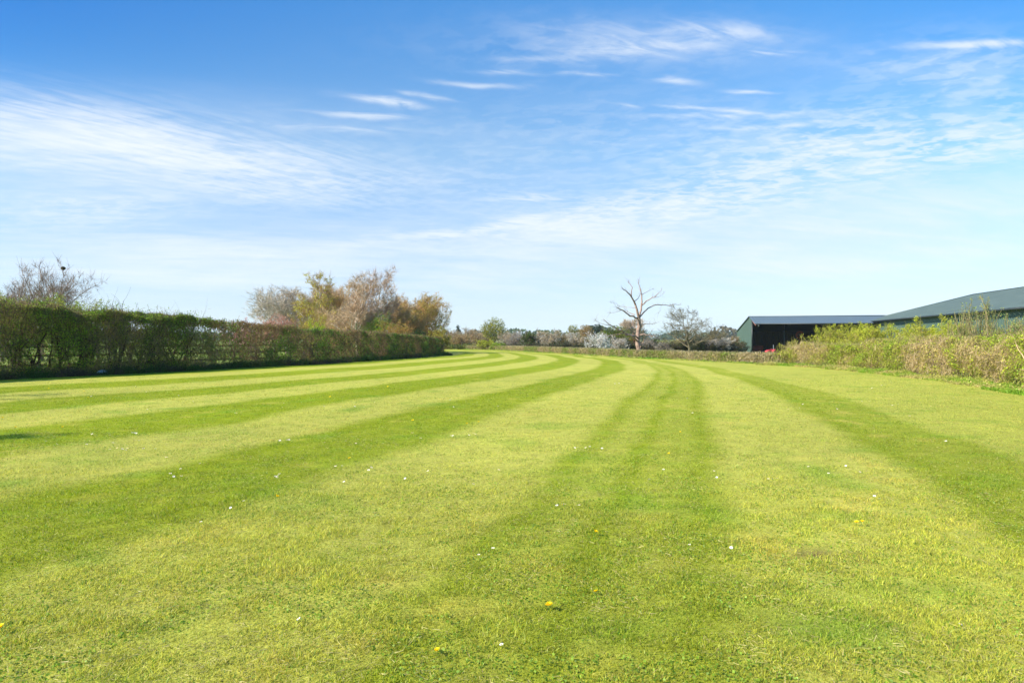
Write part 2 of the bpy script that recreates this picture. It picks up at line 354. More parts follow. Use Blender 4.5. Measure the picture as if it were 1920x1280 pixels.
tag(gnd, 'open green pasture running to the horizon around the lawn', kind='structure')
# mown lawn sheet
ly = np.concatenate([np.linspace(-8, 30, 254), np.linspace(30.2, 141.5, 320)]); lu = np.linspace(0, 1, 301)
LX = xl(ly)[:, None] + lu[None] * (xr(ly) - xl(ly))[:, None]; LY = np.repeat(ly[:, None], len(lu), 1)
lx_, ly_ = LX.ravel(), LY.ravel()
lc = lawn_colour(lx_, ly_)
D_ = np.maximum(ly_, 0)
lc = lc * (0.70 + 0.30 * np.clip((D_ - 8) / 22, 0, 1))[:, None] if False else lc
lc = lc * .80; bb = bare(lx_, ly_)[:, None]; lc = lc * (1 - bb) + lin((104, 84, 52)) * bb  # sheet darkened evenly, standing in for shade among the blades
lz = 0.012 + (fbm(lx_ * .7, ly_ * .7, 0, 9, 3) - .5) * 0.02 + (fbm(lx_ / 6, ly_ / 6, 0, 19, 2) - .5) * 0.05
lawn = mesh('lawn', np.c_[lx_, ly_, lz], grid_faces(len(ly), len(lu)), lc, [M_GROUND], smooth=True)
tag(lawn, 'mown green lawn with curving light and dark stripes', kind='structure')
# far hills
hx = np.linspace(-9800, 9800, 240); rows = []
for q, yy in enumerate([8200, 8600, 9000, 9600]):
    hgt = (0, 0.7, 1.0, 0.3)[q] * (84 + 70 * fbm(hx / 1900, np.full_like(hx, 3.3), 0, 91, 3)) * (0.75 + 0.35 * np.exp(-((hx - 2600) / 3000) ** 2))
    rows.append(np.c_[hx, np.full_like(hx, yy), hgt - (12 if q in (0, 3) else 0)])
HV = np.concatenate(rows)
hills = mesh('hills', HV, grid_faces(4, len(hx)), lin((78, 98, 62)) * (0.6 + .8 * fbm(HV[:, 0] / 160, HV[:, 1] / 160, 0, 4, 3))[:, None], [M_GROUND], smooth=True)
tag(hills, 'faint blue line of low hills on the horizon', kind='structure')

# ================================================================== grass
def blades(x, y, z0, hgt, wid, lean, col, rng, two=True):
    n = len(x); a = rng.uniform(0, 2*np.pi, n); px_, py_ = np.cos(a), np.sin(a)
    b = np.c_[x, y, z0]; side = np.c_[px_, py_, np.zeros(n)] * (wid / 2)[:, None]
    tip = b + np.c_[lean[:, 0], lean[:, 1], hgt]
    if two:
        midp = b + np.c_[lean[:, 0] * .3, lean[:, 1] * .3, hgt * .62]
        V = np.stack([b - side, b + side, midp + side * .75, midp - side * .75, tip], 1).reshape(-1, 3)
        i = np.arange(n) * 5
        Fq, Ft = np.c_[i, i+1, i+2, i+3], np.c_[i+3, i+2, i+4]
        C = np.repeat(col, 5, 0); return V, [Fq, Ft], C
    V = np.stack([b - side, b + side, tip], 1).reshape(-1, 3); i = np.arange(n) * 3
    return V, [np.c_[i, i+1, i+2]], np.repeat(col, 3, 0)
def kites(P, size, rng, flat=0.0, aspect=0.6, dirs=None):
    n = len(P); a = rng.normal(size=(n, 3)) if dirs is None else dirs; a /= np.linalg.norm(a, axis=1)[:, None] + 1e-9
    b = rng.normal(size=(n, 3)); b -= (a * b).sum(1)[:, None] * a; b /= np.linalg.norm(b, axis=1)[:, None] + 1e-9
    s = size[:, None]; V = np.stack([P - a*s*.5, P + b*s*.5*aspect, P + a*s*.5, P - b*s*.5*aspect], 1).reshape(-1, 3)
    i = np.arange(n) * 4; return V, [np.c_[i, i+1, i+2, i+3]]
def slivers(P0, P1, w, rng):
    n = len(P0); d = P1 - P0; r = rng.normal(size=(n, 3)); s = np.cross(d, r); s /= np.linalg.norm(s, axis=1)[:, None] + 1e-9; s *= (w / 2)[:, None]
    V = np.stack([P0 - s, P0 + s, P1 + s * .4, P1 - s * .4], 1).reshape(-1, 3); i = np.arange(n) * 4
    return V, [np.c_[i, i+1, i+2, i+3]]
rng = np.random.default_rng(7)
def sample_lawn(n, d0, d1, p):
    """depths with areal density ~ D^-p over a wedge wider than the view."""
    e = 2 - p; q = rng.random(n)
    D = d0 * (d1 / d0) ** q if abs(e) < 1e-6 else (d0**e + q * (d1**e - d0**e)) ** (1 / e)
    x = rng.uniform(-1, 1, n) * (D * 0.82 + 0.8)
    k = (x > xl(D) - 0.2) & (x < xr(D) + 0.3); return x[k], D[k]
def lawn_blades(n, d0, d1, p, two):
    x, y = sample_lawn(n, d0, d1, p); fade = np.clip((9 - y) / 4, 0, 1) if two else np.clip((y - 5) / 4, 0, 1) * np.clip((36 - y) / 14, 0, 1)
    k = rng.random(len(x)) < fade; x, y = x[k], y[k]; n = len(x)
    keep = rng.random(n) > bare(x, y) * 0.9; x, y = x[keep], y[keep]; n = len(x)
    d = dark_amount(x, y); c = lawn_colour(x, y)
    clump = fbm(x * 5.0, y * 5.0, 0, 61, 3); hl = 0.55 + 0.9 * np.clip((clump - .3) / .4, 0, 1)
    h = rng.uniform(.011, .025, n) * hl; c = c * (np.array([1.09, 1.07, .78]) if two else 1.0)
    h *= 1 + 0.5 * np.clip((fbm(x*1.3, y*1.3, 0, 71, 2) - .60) * 4, 0, .7)
    w = np.maximum(.0036 * rng.uniform(.7, 1.6, n), y * .0007)
    ln = rng.normal(0, .019, (n, 2)) * hl[:, None]
    ln[:, 1] += (0.5 - d) * 0.022; ln[:, 0] += (0.5 - d) * 0.006
    r = rng.random(n); c = c * rng.uniform(.62, 1.38, n)[:, None] * (.88 + .24 * np.clip((clump - .3) / .4, 0, 1))[:, None]
    c = np.where((r < .07)[:, None], lin((190, 172, 104)) * rng.uniform(.6, 1.1, n)[:, None], c)
    c = np.where((r > .90)[:, None], lin((96, 150, 34)) * rng.uniform(.6, 1.1, n)[:, None], c)
    c = np.where(((r > .07) & (r < .15))[:, None], lin((190, 200, 92)) * rng.uniform(.7, 1.1, n)[:, None], c)
    z0 = (fbm(x * .7, y * .7, 0, 9, 3) - .5) * 0.02 + (fbm(x / 6, y / 6, 0, 19, 2) - .5) * 0.05 + .008
    return blades(x, y, z0, h, w, ln, c, rng, two)
def join(items):
    V, Fs, C, o = [], {}, [], 0
    for v, fs, c in items:
        V.append(v); C.append(c)
        for f in fs:
            if len(f): Fs.setdefault(f.shape[1], []).append(f + o)
        o += len(v)
    return np.concatenate(V), [np.concatenate(f) for f in Fs.values()], np.concatenate(C)
def clover(n):
    x, y = sample_lawn(n, 2.3, 12.0, 1.2); p = fbm(x * 2.1, y * 2.1, 0, 83, 3); k = (p > .56) & (bare(x, y) < .2); x, y = x[k], y[k]; n = len(x)
    a = rng.normal(0, .35, (n, 3)); a[:, 0] += rng.normal(0, 1, n); a[:, 1] += rng.normal(0, 1, n); P = np.c_[x, y, rng.uniform(.008, .030, n)]
    v_, f_ = kites(P, rng.uniform(.009, .019, n), rng, aspect=.95, dirs=a); c = np.array([lin(q) for q in ((134, 162, 46), (150, 176, 62), (114, 144, 38))])[rng.integers(0, 3, n)] * rng.uniform(.7, 1.25, (n, 1))
    return v_, f_, np.repeat(c, 4, 0)
def clippings(n):
    x, y = sample_lawn(n, 2.3, 12.0, 1.2); p = fbm(x * 1.7, y * 1.7, 0, 87, 3); k = p > .44; x, y = x[k], y[k]; n = len(x); P = np.c_[x, y, rng.uniform(.012, .034, n)]; d = rng.normal(0, 1, (n, 3)) * [1, 1, .2]; d /= np.linalg.norm(d, axis=1)[:, None]
    v_, f_ = slivers(P, P + d * rng.uniform(.015, .05, (n, 1)), rng.uniform(.002, .0045, n), rng); return v_, f_, np.repeat(lin((206, 192, 120)) * rng.uniform(.5, 1.15, (n, 1)), 4, 0)
gV, gF, gC = join([clover(120000), clippings(60000), lawn_blades(560000, 2.3, 9.0, 1.1, True), lawn_blades(760000, 5.0, 36.0, 2.0, False)])
g = mesh('lawn_grass', gV, gF, gC, [M_GRASS]); tag(g, 'short mown grass blades covering the near lawn', 'grass', kind='stuff')
del gV, gF, gC

# ================================================================== plants: shared builders
def tubes(P0, P1, R0, R1, k=5):
    P0, P1 = np.asarray(P0, float), np.asarray(P1, float); n = len(P0); d = P1 - P0; ln = np.linalg.norm(d, axis=1)[:, None] + 1e-9; d = d / ln
    P1 = P1 + d * np.minimum(np.asarray(R1)[:, None] * .3, ln * .1)
    ref = np.where(np.abs(d[:, 2:3]) < .9, [[0, 0, 1.]], [[1., 0, 0]]); s = np.cross(d, ref); s /= np.linalg.norm(s, axis=1)[:, None]; t = np.cross(d, s)
    an = np.arange(k) * 2 * np.pi / k; ring = s[:, None] * np.cos(an)[None, :, None] + t[:, None] * np.sin(an)[None, :, None]
    V = np.concatenate([P0[:, None] + ring * np.asarray(R0)[:, None, None], P1[:, None] + ring * np.asarray(R1)[:, None, None]], 1).reshape(-1, 3)
    base = np.arange(n)[:, None] * 2 * k; j = np.arange(k); j2 = (j + 1) % k
    f = np.stack([base + j, base + j2, base + k + j2, base + k + j], -1).reshape(-1, 4); return V, [f]
def rot_about(v, ax, an):
    ax = ax / (np.linalg.norm(ax) + 1e-9); c, s = math.cos(an), math.sin(an)
    return v * c + np.cross(ax, v) * s + ax * (ax @ v) * (1 - c)
def grow(seed, lv=4, trunk_r=.03, nch=(11, 6, 5, 4), ang=(48, 42, 40, 38), lr=(.55, .5, .5, .5), wander=.10, trop=.05, t0=.22, stems=1, shape='oval', fork=.0, seg=(7, 5, 4, 3, 2)):
    """unit-height skeleton: list of (p0, p1, r0, r1, level)."""
    r = np.random.default_rng(seed); segs = []
    def br(p, d, ln, rad, level):
        ns = seg[min(level, 4)]; st = ln / ns; pts = [p]; ds = [d]; rr = [rad]
        for i in range(ns):
            d = d + r.normal(0, wander * (1 + .5 * level), 3) + np.array([0, 0, trop * (1 if level else .3)]); d = d / np.linalg.norm(d)
            q = p + d * st; r1 = rad * (1 - (i + 1) / ns * (.75 if level else .8)); segs.append((p, q, rr[-1], r1, level)); p = q
            pts.append(p); ds.append(d); rr.append(r1)
        if level >= lv: return
        ref = .85 * float(np.prod(lr[:level])); nc = max(2, int(round(nch[level] * min(1.15, ln / ref) * r.uniform(.8, 1.2))))
        for c in range(nc):
            t = (t0 if level == 0 else .2) + (1 - (t0 if level == 0 else .2)) * ((c + r.uniform(.1, .9)) / nc); f = t * ns; i = min(int(f), ns - 1); g_ = f - i
            q = pts[i] * (1 - g_) + pts[i+1] * g_; dd = ds[i+1]; a0 = math.radians(ang[level] * r.uniform(.7, 1.25))
            ax = np.cross(dd, r.normal(size=3)); nd_ = rot_about(dd, ax, a0)
            if level == 0:
                sh = {'oval': .55 + .9 * math.sin(math.pi * min(1, (1 - t) * .8 + .15)), 'up': 1.25 - .7 * t, 'vase': .8 + .25 * (1 - t), 'cone': 1.3 * (1.05 - t)}[shape]
            else: sh = 1.15 - .55 * t
            br(q, nd_, ln * lr[level] * sh * r.uniform(.75, 1.2), (rr[i] * (1-g_) + rr[i+1]*g_) * .58, level + 1)
    for s in range(stems):
        d = np.array([0, 0, 1.]) if stems == 1 else np.array([math.cos(s * 2.4) * .35, math.sin(s * 2.4) * .35, 1.]) * 1.0
        br(np.array([r.normal(0, .02), r.normal(0, .02), 0]) * (stems > 1), d / np.linalg.norm(d), r.uniform(.75, .9) if stems > 1 else .85, trunk_r / math.sqrt(stems), 0)
    return segs
LAST = {}
def tree(name, base, height, width, label, cat='tree', group=None, seed=1, bark=(110, 95, 80), twig=(120, 98, 84), leafc=None, nleaf=0, leaf=.16,
         twig_w=.03, depth=None, leaf_lo=0.0, bark_label=None, keep_r=.012, root_z=None, extra_twigs=0, ball=None, **gk):
    segs = grow(seed, **gk); r = np.random.default_rng(seed + 500)
    P0 = np.array([s[0] for s in segs]); P1 = np.array([s[1] for s in segs]); R0 = np.array([s[2] for s in segs]); R1 = np.array([s[3] for s in segs]); LV = np.array([s[4] for s in segs])
    lo, hi = np.percentile(P1[:, 0], [1, 99]); lo2, hi2 = np.percentile(P1[:, 1], [1, 99]); top = P1[:, 2].max()
    sc = np.array([width / (hi - lo), (depth or width) / (hi2 - lo2), height / top]); base = np.array(base, float)
    cxy = np.array([(lo + hi) / 2, (lo2 + hi2) / 2, 0]) * np.clip(P0[:, 2:3] / top * 1.2, 0, 1); cxy1 = np.array([(lo + hi) / 2, (lo2 + hi2) / 2, 0]) * np.clip(P1[:, 2:3] / top * 1.2, 0, 1)
    P0 = (P0 - cxy) * sc + base; P1 = (P1 - cxy1) * sc + base; R0 = R0 * height; R1 = R1 * height
    root = empty(name, base, label, cat, group); LAST['pts'] = P1[(LV >= 1) & (LV <= 3)]
    big = (LV <= 1) | ((LV == 2) & (R0 > keep_r)); k0 = LV == 0
    items = []; bc = lin(bark)
    for m_, kk in ((k0, 9), (big & ~k0, 5)):
        if m_.any():
            v_, f_ = tubes(P0[m_], P1[m_], np.maximum(R0[m_], .012), np.maximum(R1[m_], .010), kk)
            c_ = bc * np.repeat(r.uniform(.8, 1.15, int(m_.sum())), 2 * kk)[:, None]; items.append((v_, f_, c_))
    v_, f_, c_ = join(items); part('trunk', v_, f_, c_, [M_BARK], root, bark_label)
    items = []; m_ = ~big; tw = lin(twig)
    if m_.any():
        w_ = np.where(LV[m_] >= 3, twig_w * .8, twig_w * 1.3) * r.uniform(.6, 1.2, int(m_.sum()))
        v_, f_ = slivers(P0[m_], P1[m_], w_, r)
        cl_ = .75 + .5 * fbm(P0[m_][:, 0] * .9, P0[m_][:, 1] * .9, P0[m_][:, 2] * .9, seed, 2)
        items.append((v_, f_, np.repeat(tw * (cl_ * r.uniform(.75, 1.25, int(m_.sum())))[:, None], 4, 0)))
        if extra_twigs:
            idx = r.choice(np.flatnonzero(LV >= max(2, LV.max() - 1)), extra_twigs); a = P0[idx] + (P1[idx] - P0[idx]) * r.random((extra_twigs, 1))
            dd = (P1[idx] - P0[idx]); dd = dd / (np.linalg.norm(dd, axis=1)[:, None] + 1e-9) + r.normal(0, .45, (extra_twigs, 3)) + [0, 0, .25]
            b_ = a + dd * (height * r.uniform(.02, .06, (extra_twigs, 1)))
            v_, f_ = slivers(a, b_, np.full(extra_twigs, twig_w * .7), r); items.append((v_, f_, np.repeat(tw * r.uniform(.7, 1.3, (extra_twigs, 1)), 4, 0)))
    if nleaf:
        idx = r.choice(np.flatnonzero(LV >= LV.max() - 1), nleaf); p = P0[idx] + (P1[idx] - P0[idx]) * r.random((nleaf, 1)) + r.normal(0, leaf * .7, (nleaf, 3))
        if ball:
            dd = r.normal(size=(nleaf, 3)); dd /= np.linalg.norm(dd, axis=1)[:, None]; rad = r.random(nleaf) ** .4 * (.78 + .5 * fbm(dd[:, 0]*2.2, dd[:, 1]*2.2, dd[:, 2]*2.2, seed, 3)); hz_ = ball
            p = base + [0, 0, height * (1 - hz_)] + dd * rad[:, None] * [width / 2, (depth or width) / 2, height * hz_]
        cn = fbm(p[:, 0] * .8, p[:, 1] * .8, p[:, 2] * .8, seed + 9, 2); keep = (p[:, 2] > base[2] + leaf_lo * height) & (r.random(nleaf) < .35 + 1.3 * np.clip((cn - .3) * 2, 0, 1)); p = p[keep]; cn = cn[keep]
        v_, f_ = kites(p, leaf * r.uniform(.5, 1.2, len(p)), r); pal = [lin(q) for q in leafc]; pi = np.clip((cn - .3) / .4 * len(pal) + r.normal(0, .6, len(p)), 0, len(pal) - 1).astype(int)
        items.append((v_, f_, np.repeat(np.array(pal)[pi] * r.uniform(.7, 1.25, (len(p), 1)), 4, 0)))
    if items:
        v_, f_, c_ = join(items); part('crown', v_, f_, c_, [M_LEAF if nleaf else M_TWIG], root)
    return root
def px_tree(name, px, ytop, wpx, D, label, zb=0.0, **k):
    x = (px - 960) / F * D; top = EYE + (HOR - ytop) / F * D; zb = float(ground_z(np.array([x]), np.array([D]))[0]) - .1 if zb == 0.0 else zb
    return tree(name, (x, D, zb), top - zb, wpx / F * D, label, **k)

# ------------------------------------------------------------------ hedges
class Path:
    def __init__(s, pts):                       # pts: (x, y, top, halfwidth)
        p = np.array(pts, float); s.p = p; seg = np.hypot(*np.diff(p[:, :2], axis=0).T); s.t = np.r_[0, np.cumsum(seg)]; s.L = s.t[-1]
    def at(s, t, col): return np.interp(t, s.t, s.p[:, col])
    def frame(s, t):
        x, y = s.at(t, 0), s.at(t, 1); e = .6; dx_, dy_ = s.at(t + e, 0) - s.at(t - e, 0), s.at(t + e, 1) - s.at(t - e, 1); n = np.hypot(dx_, dy_) + 1e-9
        return x, y, dy_ / n, -dx_ / n          # normal to the right of travel
def hedge_points(path, n, r, dens, z0=0.0, rough=.22, shell=.62, seedn=0, sprig=.10):
    t = r.random(n) * path.L; a = r.random(n); u = r.uniform(-1, 1, n); z = r.random(n)
    s = r.random(n) < shell; top = s & (r.random(n) < .38)
    u = np.where(s & ~top, np.sign(u) * (1 - np.abs(r.normal(0, .13, n))), u); z = np.where(top, 1 - np.abs(r.normal(0, .06, n)), z)
    x, y, nx, ny = path.frame(t); H = path.at(t, 2); HW = path.at(t, 3)
    lump = 1 + (fbm(t * .55, u * .9, z * 2, seedn, 3) - .5) * rough * 2.2; topl = 1 + (fbm(t * .8, u * .8, 0, seedn + 5, 3) - .5) * rough * 1.5
    round_ = np.where(z > .85, 1 - (z - .85) * 1.6, 1.0)
    P = np.c_[x + nx * u * HW * lump * round_, y + ny * u * HW * lump * round_, z0 + z * H * topl + np.where(r.random(n) < .05, np.minimum(r.exponential(sprig, n), sprig * 3) * (z > .9), 0)]
    k = r.random(n) < dens(t / path.L, u, z, P); return P[k], (t / path.L)[k], u[k], z[k]
def hedge(name, path, label, n, seed, dens, pal, twigpal, leaf=(.03, .07), twig_frac=.5, twl=(.12, .4), tww=.014, stems=0, stem_r=.03, stem_c=(74, 60, 46), stem_top=.8, z0=-.05, sprig=.1, rough=.22, patch=2.6, group=None, lean=.5):
    r = np.random.default_rng(seed); i0 = len(path.p) // 2; root = empty(name, (path.p[i0, 0], path.p[i0, 1], 0), label, 'hedge', group)
    P, t, u_, z = hedge_points(path, n, r, dens, z0, rough, seedn=seed, sprig=sprig); m = len(P); tm = r.random(m) < twig_frac
    pn = fbm(P[:, 0] / patch, P[:, 1] / patch, P[:, 2] / patch * .6, seed + 3, 3); pk = lambda pal_, q, s: np.array([lin(c) for c in pal_])[np.clip((q - .34) / .32 * len(pal_) + r.normal(0, s, len(q)), 0, len(pal_) - 1).astype(int)]
    # green patches leaf more, brown patches stay bare
    drop = (~tm) & (r.random(m) > .35 + 1.6 * np.clip(pn - .3, 0, .5)); keep = ~drop; P, t, z, tm, pn = P[keep], t[keep], z[keep], tm[keep], pn[keep]; m = len(P)
    items = []; q = P[tm]; k = len(q); d = r.normal(0, lean, (k, 3)) + [0, 0, .75]; d /= np.linalg.norm(d, axis=1)[:, None]; ln = r.uniform(*twl, k)[:, None]
    v_, f_ = slivers(q - d * ln * .5, q + d * ln * .5, tww * r.uniform(.6, 1.5, k), r); items.append((v_, f_, np.repeat(pk(twigpal, pn[tm], .9) * r.uniform(.65, 1.25, (k, 1)), 4, 0)))
    q = P[~tm]; k = len(q); v_, f_ = kites(q, r.uniform(*leaf, k), r, aspect=.75); items.append((v_, f_, np.repeat(pk(pal, pn[~tm], 1.1) * r.uniform(.7, 1.3, (k, 1)), 4, 0)))
    v_, f_, c_ = join(items); part('foliage', v_, f_, c_, [M_LEAF], root)
    for s in range(stems):
        tt = (s + r.uniform(.15, .85)) / stems * path.L; x, y, nx, ny = path.frame(np.array([tt])); H = float(path.at(tt, 2)); hw = float(path.at(tt, 3)); o = r.uniform(-.35, .35) * hw
        p = np.array([x[0] + nx[0] * o, y[0] + ny[0] * o, z0]); A, B, RA, RB = [], [], [], []
        def st(p, d, ln, rad, lev):
            for i in range(4):
                d = d + r.normal(0, .16, 3) + [0, 0, .08]; d = d / np.linalg.norm(d); qn = p + d * ln / 4; r1 = rad * .84; A.append(p); B.append(qn); RA.append(rad); RB.append(r1); p, rad = qn, r1
                if lev < 2 and r.random() < .75: st(p, d + r.normal(0, .55, 3), ln * .6, rad * .6, lev + 1)
        for b_ in range(r.integers(1, 4)): st(p + r.normal(0, .08, 3) * [1, 1, 0], np.array([r.normal(0, .3), r.normal(0, .3), 1.]), H * stem_top * r.uniform(.7, 1), stem_r * r.uniform(.6, 1.5), 0)
        v_, f_ = tubes(A, B, RA, RB, 6); part('stem', v_, f_, np.tile(lin(stem_c) * r.uniform(.8, 1.2), (len(v_), 1)), [M_BARK], root)
    return root

# left hedge: its sunless side faces the lawn
def off(pts, d):                                # shift the lawn edge points outward
    o = []
    for i, (y, x) in enumerate(pts):
        a, b = pts[max(i-1, 0)], pts[min(i+1, len(pts)-1)]; tx, ty = b[1]-a[1], b[0]-a[0]; n = math.hypot(tx, ty); o.append((x - ty / n * d, y + tx / n * d))
    return o
LE = [(10, -27.0), (20, -24.0), (28, -21.0), (33.6, -18.6), (42.7, -15.3), (47.6, -13.4), (56, -11.4), (69.4, -8.7), (80, -6.9)]
LO = off(LE, 2.3)
top_px = {0: 568, 60: 572, 150: 578, 240: 588, 300: 595, 400: 603, 440: 607, 500: 612, 600: 617, 700: 624, 800: 631, 860: 637}
def top_at(x, y): return EYE + (HOR - np.interp(960 + x / y * F, list(top_px), list(top_px.values()))) / F * y
pl = [(x, y, (3.6 if i < 2 else top_at(x, y)) + .05, 1.15 if i < 6 else 1.25) for i, (x, y) in enumerate(LO)]
pl[0] = (LO[0][0], LO[0][1], 3.4, 1.1); pl[1] = (LO[1][0], LO[1][1], 3.5, 1.1)
ix = lambda p: np.array([q[1] for q in p])
def cut(pl, y0, y1):
    p = np.array(pl); Y = p[:, 1]; mid = [q for q in pl if y0 < q[1] < y1]; f = lambda yy: tuple(np.interp(yy, Y, p[:, k]) for k in range(4)); return [f(y0)] + mid + [f(y1)]
YS = 40.5
near_path, far_path = Path(cut(pl, 12, YS)), Path(cut(pl, YS, pl[-1][1]) + [(pl[-1][0] - 1.2, pl[-1][1] + 2.2, 1.8, 1.1), (pl[-1][0] - 5, pl[-1][1] + 5, 1.8, 1.0), (pl[-1][0] - 16, pl[-1][1] + 12, 1.8, 1.0)])
def dens_near(t, u_, z, P):
    g1 = fbm(P[:, 0] * .7, P[:, 1] * .7, P[:, 2] * .8, 3, 3) * .5 + fbm(P[:, 0] * 2, P[:, 1] * 2, P[:, 2] * 2.2, 13, 3) * .5; up = np.clip((z - .30) / .22, 0, 1)
    return np.where(z < .17, 1.0, .16 + up * np.clip(.40 + (g1 - .44) * 6, .10, 1.0) + (1 - up) * np.clip((g1 - .45) * 6, .04, .85))
def dens_full(t, u_, z, P): return np.clip(.42 + (fbm(P[:, 0] * 1.7, P[:, 1] * 1.7, P[:, 2] * 2.0, 8, 3) - .44) * 4.5, .10, 1.0)
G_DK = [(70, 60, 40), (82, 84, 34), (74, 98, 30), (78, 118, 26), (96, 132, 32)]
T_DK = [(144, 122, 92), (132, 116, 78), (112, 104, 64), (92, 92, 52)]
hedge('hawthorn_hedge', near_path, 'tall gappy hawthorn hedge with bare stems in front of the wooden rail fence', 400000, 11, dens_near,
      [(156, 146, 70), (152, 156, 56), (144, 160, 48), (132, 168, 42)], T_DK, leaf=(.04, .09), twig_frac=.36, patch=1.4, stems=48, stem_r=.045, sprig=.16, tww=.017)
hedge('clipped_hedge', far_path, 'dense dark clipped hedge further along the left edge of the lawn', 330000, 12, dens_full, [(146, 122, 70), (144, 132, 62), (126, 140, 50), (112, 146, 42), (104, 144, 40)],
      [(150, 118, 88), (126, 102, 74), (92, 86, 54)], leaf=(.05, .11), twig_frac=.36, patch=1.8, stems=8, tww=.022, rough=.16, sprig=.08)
# off-frame continuation of the tree row: it throws the shade at the left edge of the lawn
# undergrowth along the foot of the left hedge
def strip_growth(name, edge, n, seed, hr, wr, pal, label, leaf=(.04, .09), inset=0.0, blade=.5, lo=0, hi=1e9, inward=.2, outward=1.6):
    r = np.random.default_rng(seed); e = Path([(x, y, 0, 0) for (y, x) in edge]); t = r.random(n) * e.L; x, y, nx, ny = e.frame(t); o = r.uniform(-outward, inward, n) + inset
    o += (fbm(t * .5, 0*t, 0, seed, 3) - .5) * 1.1
    px_, py_ = x + nx * o, y + ny * o; k = (py_ > lo) & (py_ < hi); px_, py_, t = px_[k], py_[k], t[k]; n = len(t)
    hh = (fbm(px_ * 1.2, py_ * 1.2, 0, seed + 2, 3) * 1.6) ** 1.6 * r.uniform(.35, 1.1, n) * hr
    c = np.array([lin(q) for q in pal])[np.clip((fbm(px_ * .8, py_ * .8, 0, seed + 4, 3) - .3) / .4 * len(pal) + r.normal(0, .6, n), 0, len(pal) - 1).astype(int)] * r.uniform(.7, 1.25, (n, 1))
    m = r.random(n) < blade; z0 = ground_z(px_, py_) * 0
    a = blades(px_[m], py_[m], z0[m], hh[m], np.maximum(wr * r.uniform(.6, 1.4, m.sum()), .0006 * py_[m]), r.normal(0, .35, (m.sum(), 2)) * hh[m][:, None], c[m], r, False)
    q = np.c_[px_, py_, hh * r.random(n)][~m]; v_, f_ = kites(q, r.uniform(*leaf, len(q)), r, aspect=.8)
    V_, F_, C_ = join([a, (v_, f_, np.repeat(c[~m], 4, 0))]); o_ = mesh(name, V_, F_, C_, [M_LEAF]); tag(o_, label, name.split('_')[-1], kind='stuff'); return o_
strip_growth('undergrowth', [(y, x) for (x, y) in off(LE, .9)][1:], 120000, 21, .42, .012, [(92, 78, 60), (86, 96, 44), (64, 92, 36), (74, 104, 34)], 'shaded nettles and rough growth along the foot of the left hedge', inward=.75, outward=1.2, blade=.45)

# right hedge
RE = [(2, 12.4), (8, 13.6), (15, 14.8), (20.5, 16.0), (26, 17.7), (34, 18.9), (41, 19.4), (46.0, 18.3), (47.2, 17.9)]
def offr(pts, d): return off(pts, -d)
RO = offr(RE, 1.55)
rt = {1450: 652, 1480: 649, 1550: 643, 1650: 641, 1750: 636, 1830: 633, 1920: 629, 2300: 622}
def topr(x, y): return EYE + (HOR - np.interp(960 + x / y * F, list(rt), list(rt.values()))) / F * y
pr = [(x, y, min(max(topr(x, y), 1.05), 1.9), 1.15) for (x, y) in RO]
def dens_r(t, u_, z, P): return np.clip(.5 + (fbm(P[:, 0] * 1.9, P[:, 1] * 1.9, P[:, 2] * 2.2, 18, 3) - .44) * 4.5, .12, 1.0) * np.where(z < .2, .45, 1)
right_path = Path(cut(pr, 6, pr[-1][1]))
rh = hedge('wild_hedge', right_path, 'thick sunlit olive and brown hedge along the right edge of the lawn', 420000, 31, dens_r,
      [(188, 170, 96), (180, 174, 74), (174, 180, 58), (178, 190, 48), (154, 176, 54)], [(202, 178, 134), (186, 162, 112), (168, 152, 92), (160, 154, 76)],
      leaf=(.035, .085), twig_frac=.30, stems=46, stem_r=.02, stem_c=(150, 122, 104), sprig=.12, tww=.013, stem_top=.75, patch=1.1, rough=.42)
# pale split branches in the hedge's near end
r = np.random.default_rng(5)
for q in range(26):
    A, B, RA, RB = [], [], [], []
    y = r.uniform(18.5, 22.5); x = float(np.interp(y, [p[1] for p in pr], [p[0] for p in pr])) - 1.0 + r.normal(0, .25); p = np.array([x, y, r.uniform(.3, 1.3)]); d = r.normal(0, .7, 3) + [0, 0, .5]; d /= np.linalg.norm(d); rad = r.uniform(.008, .018)
    for i in range(5):
        d = d + r.normal(0, .22, 3); d /= np.linalg.norm(d); qn = p + d * r.uniform(.1, .22); A.append(p); B.append(qn); RA.append(rad); RB.append(rad * .8); p, rad = qn, rad * .8
    v_, f_ = tubes(A, B, RA, RB, 5); part('cut_branch', v_, f_, np.tile(lin((208, 174, 138)), (len(v_), 1)), [M_BARK], rh, 'pale cut branch at the near end of the hedge')
strip_growth('verge_grass', RE, 110000, 33, .20, .010, [(198, 178, 112), (176, 176, 84), (150, 172, 56), (128, 164, 44)], 'rough grass and weeds along the foot of the right hedge', inward=.5, outward=1.0, blade=.75, lo=4)

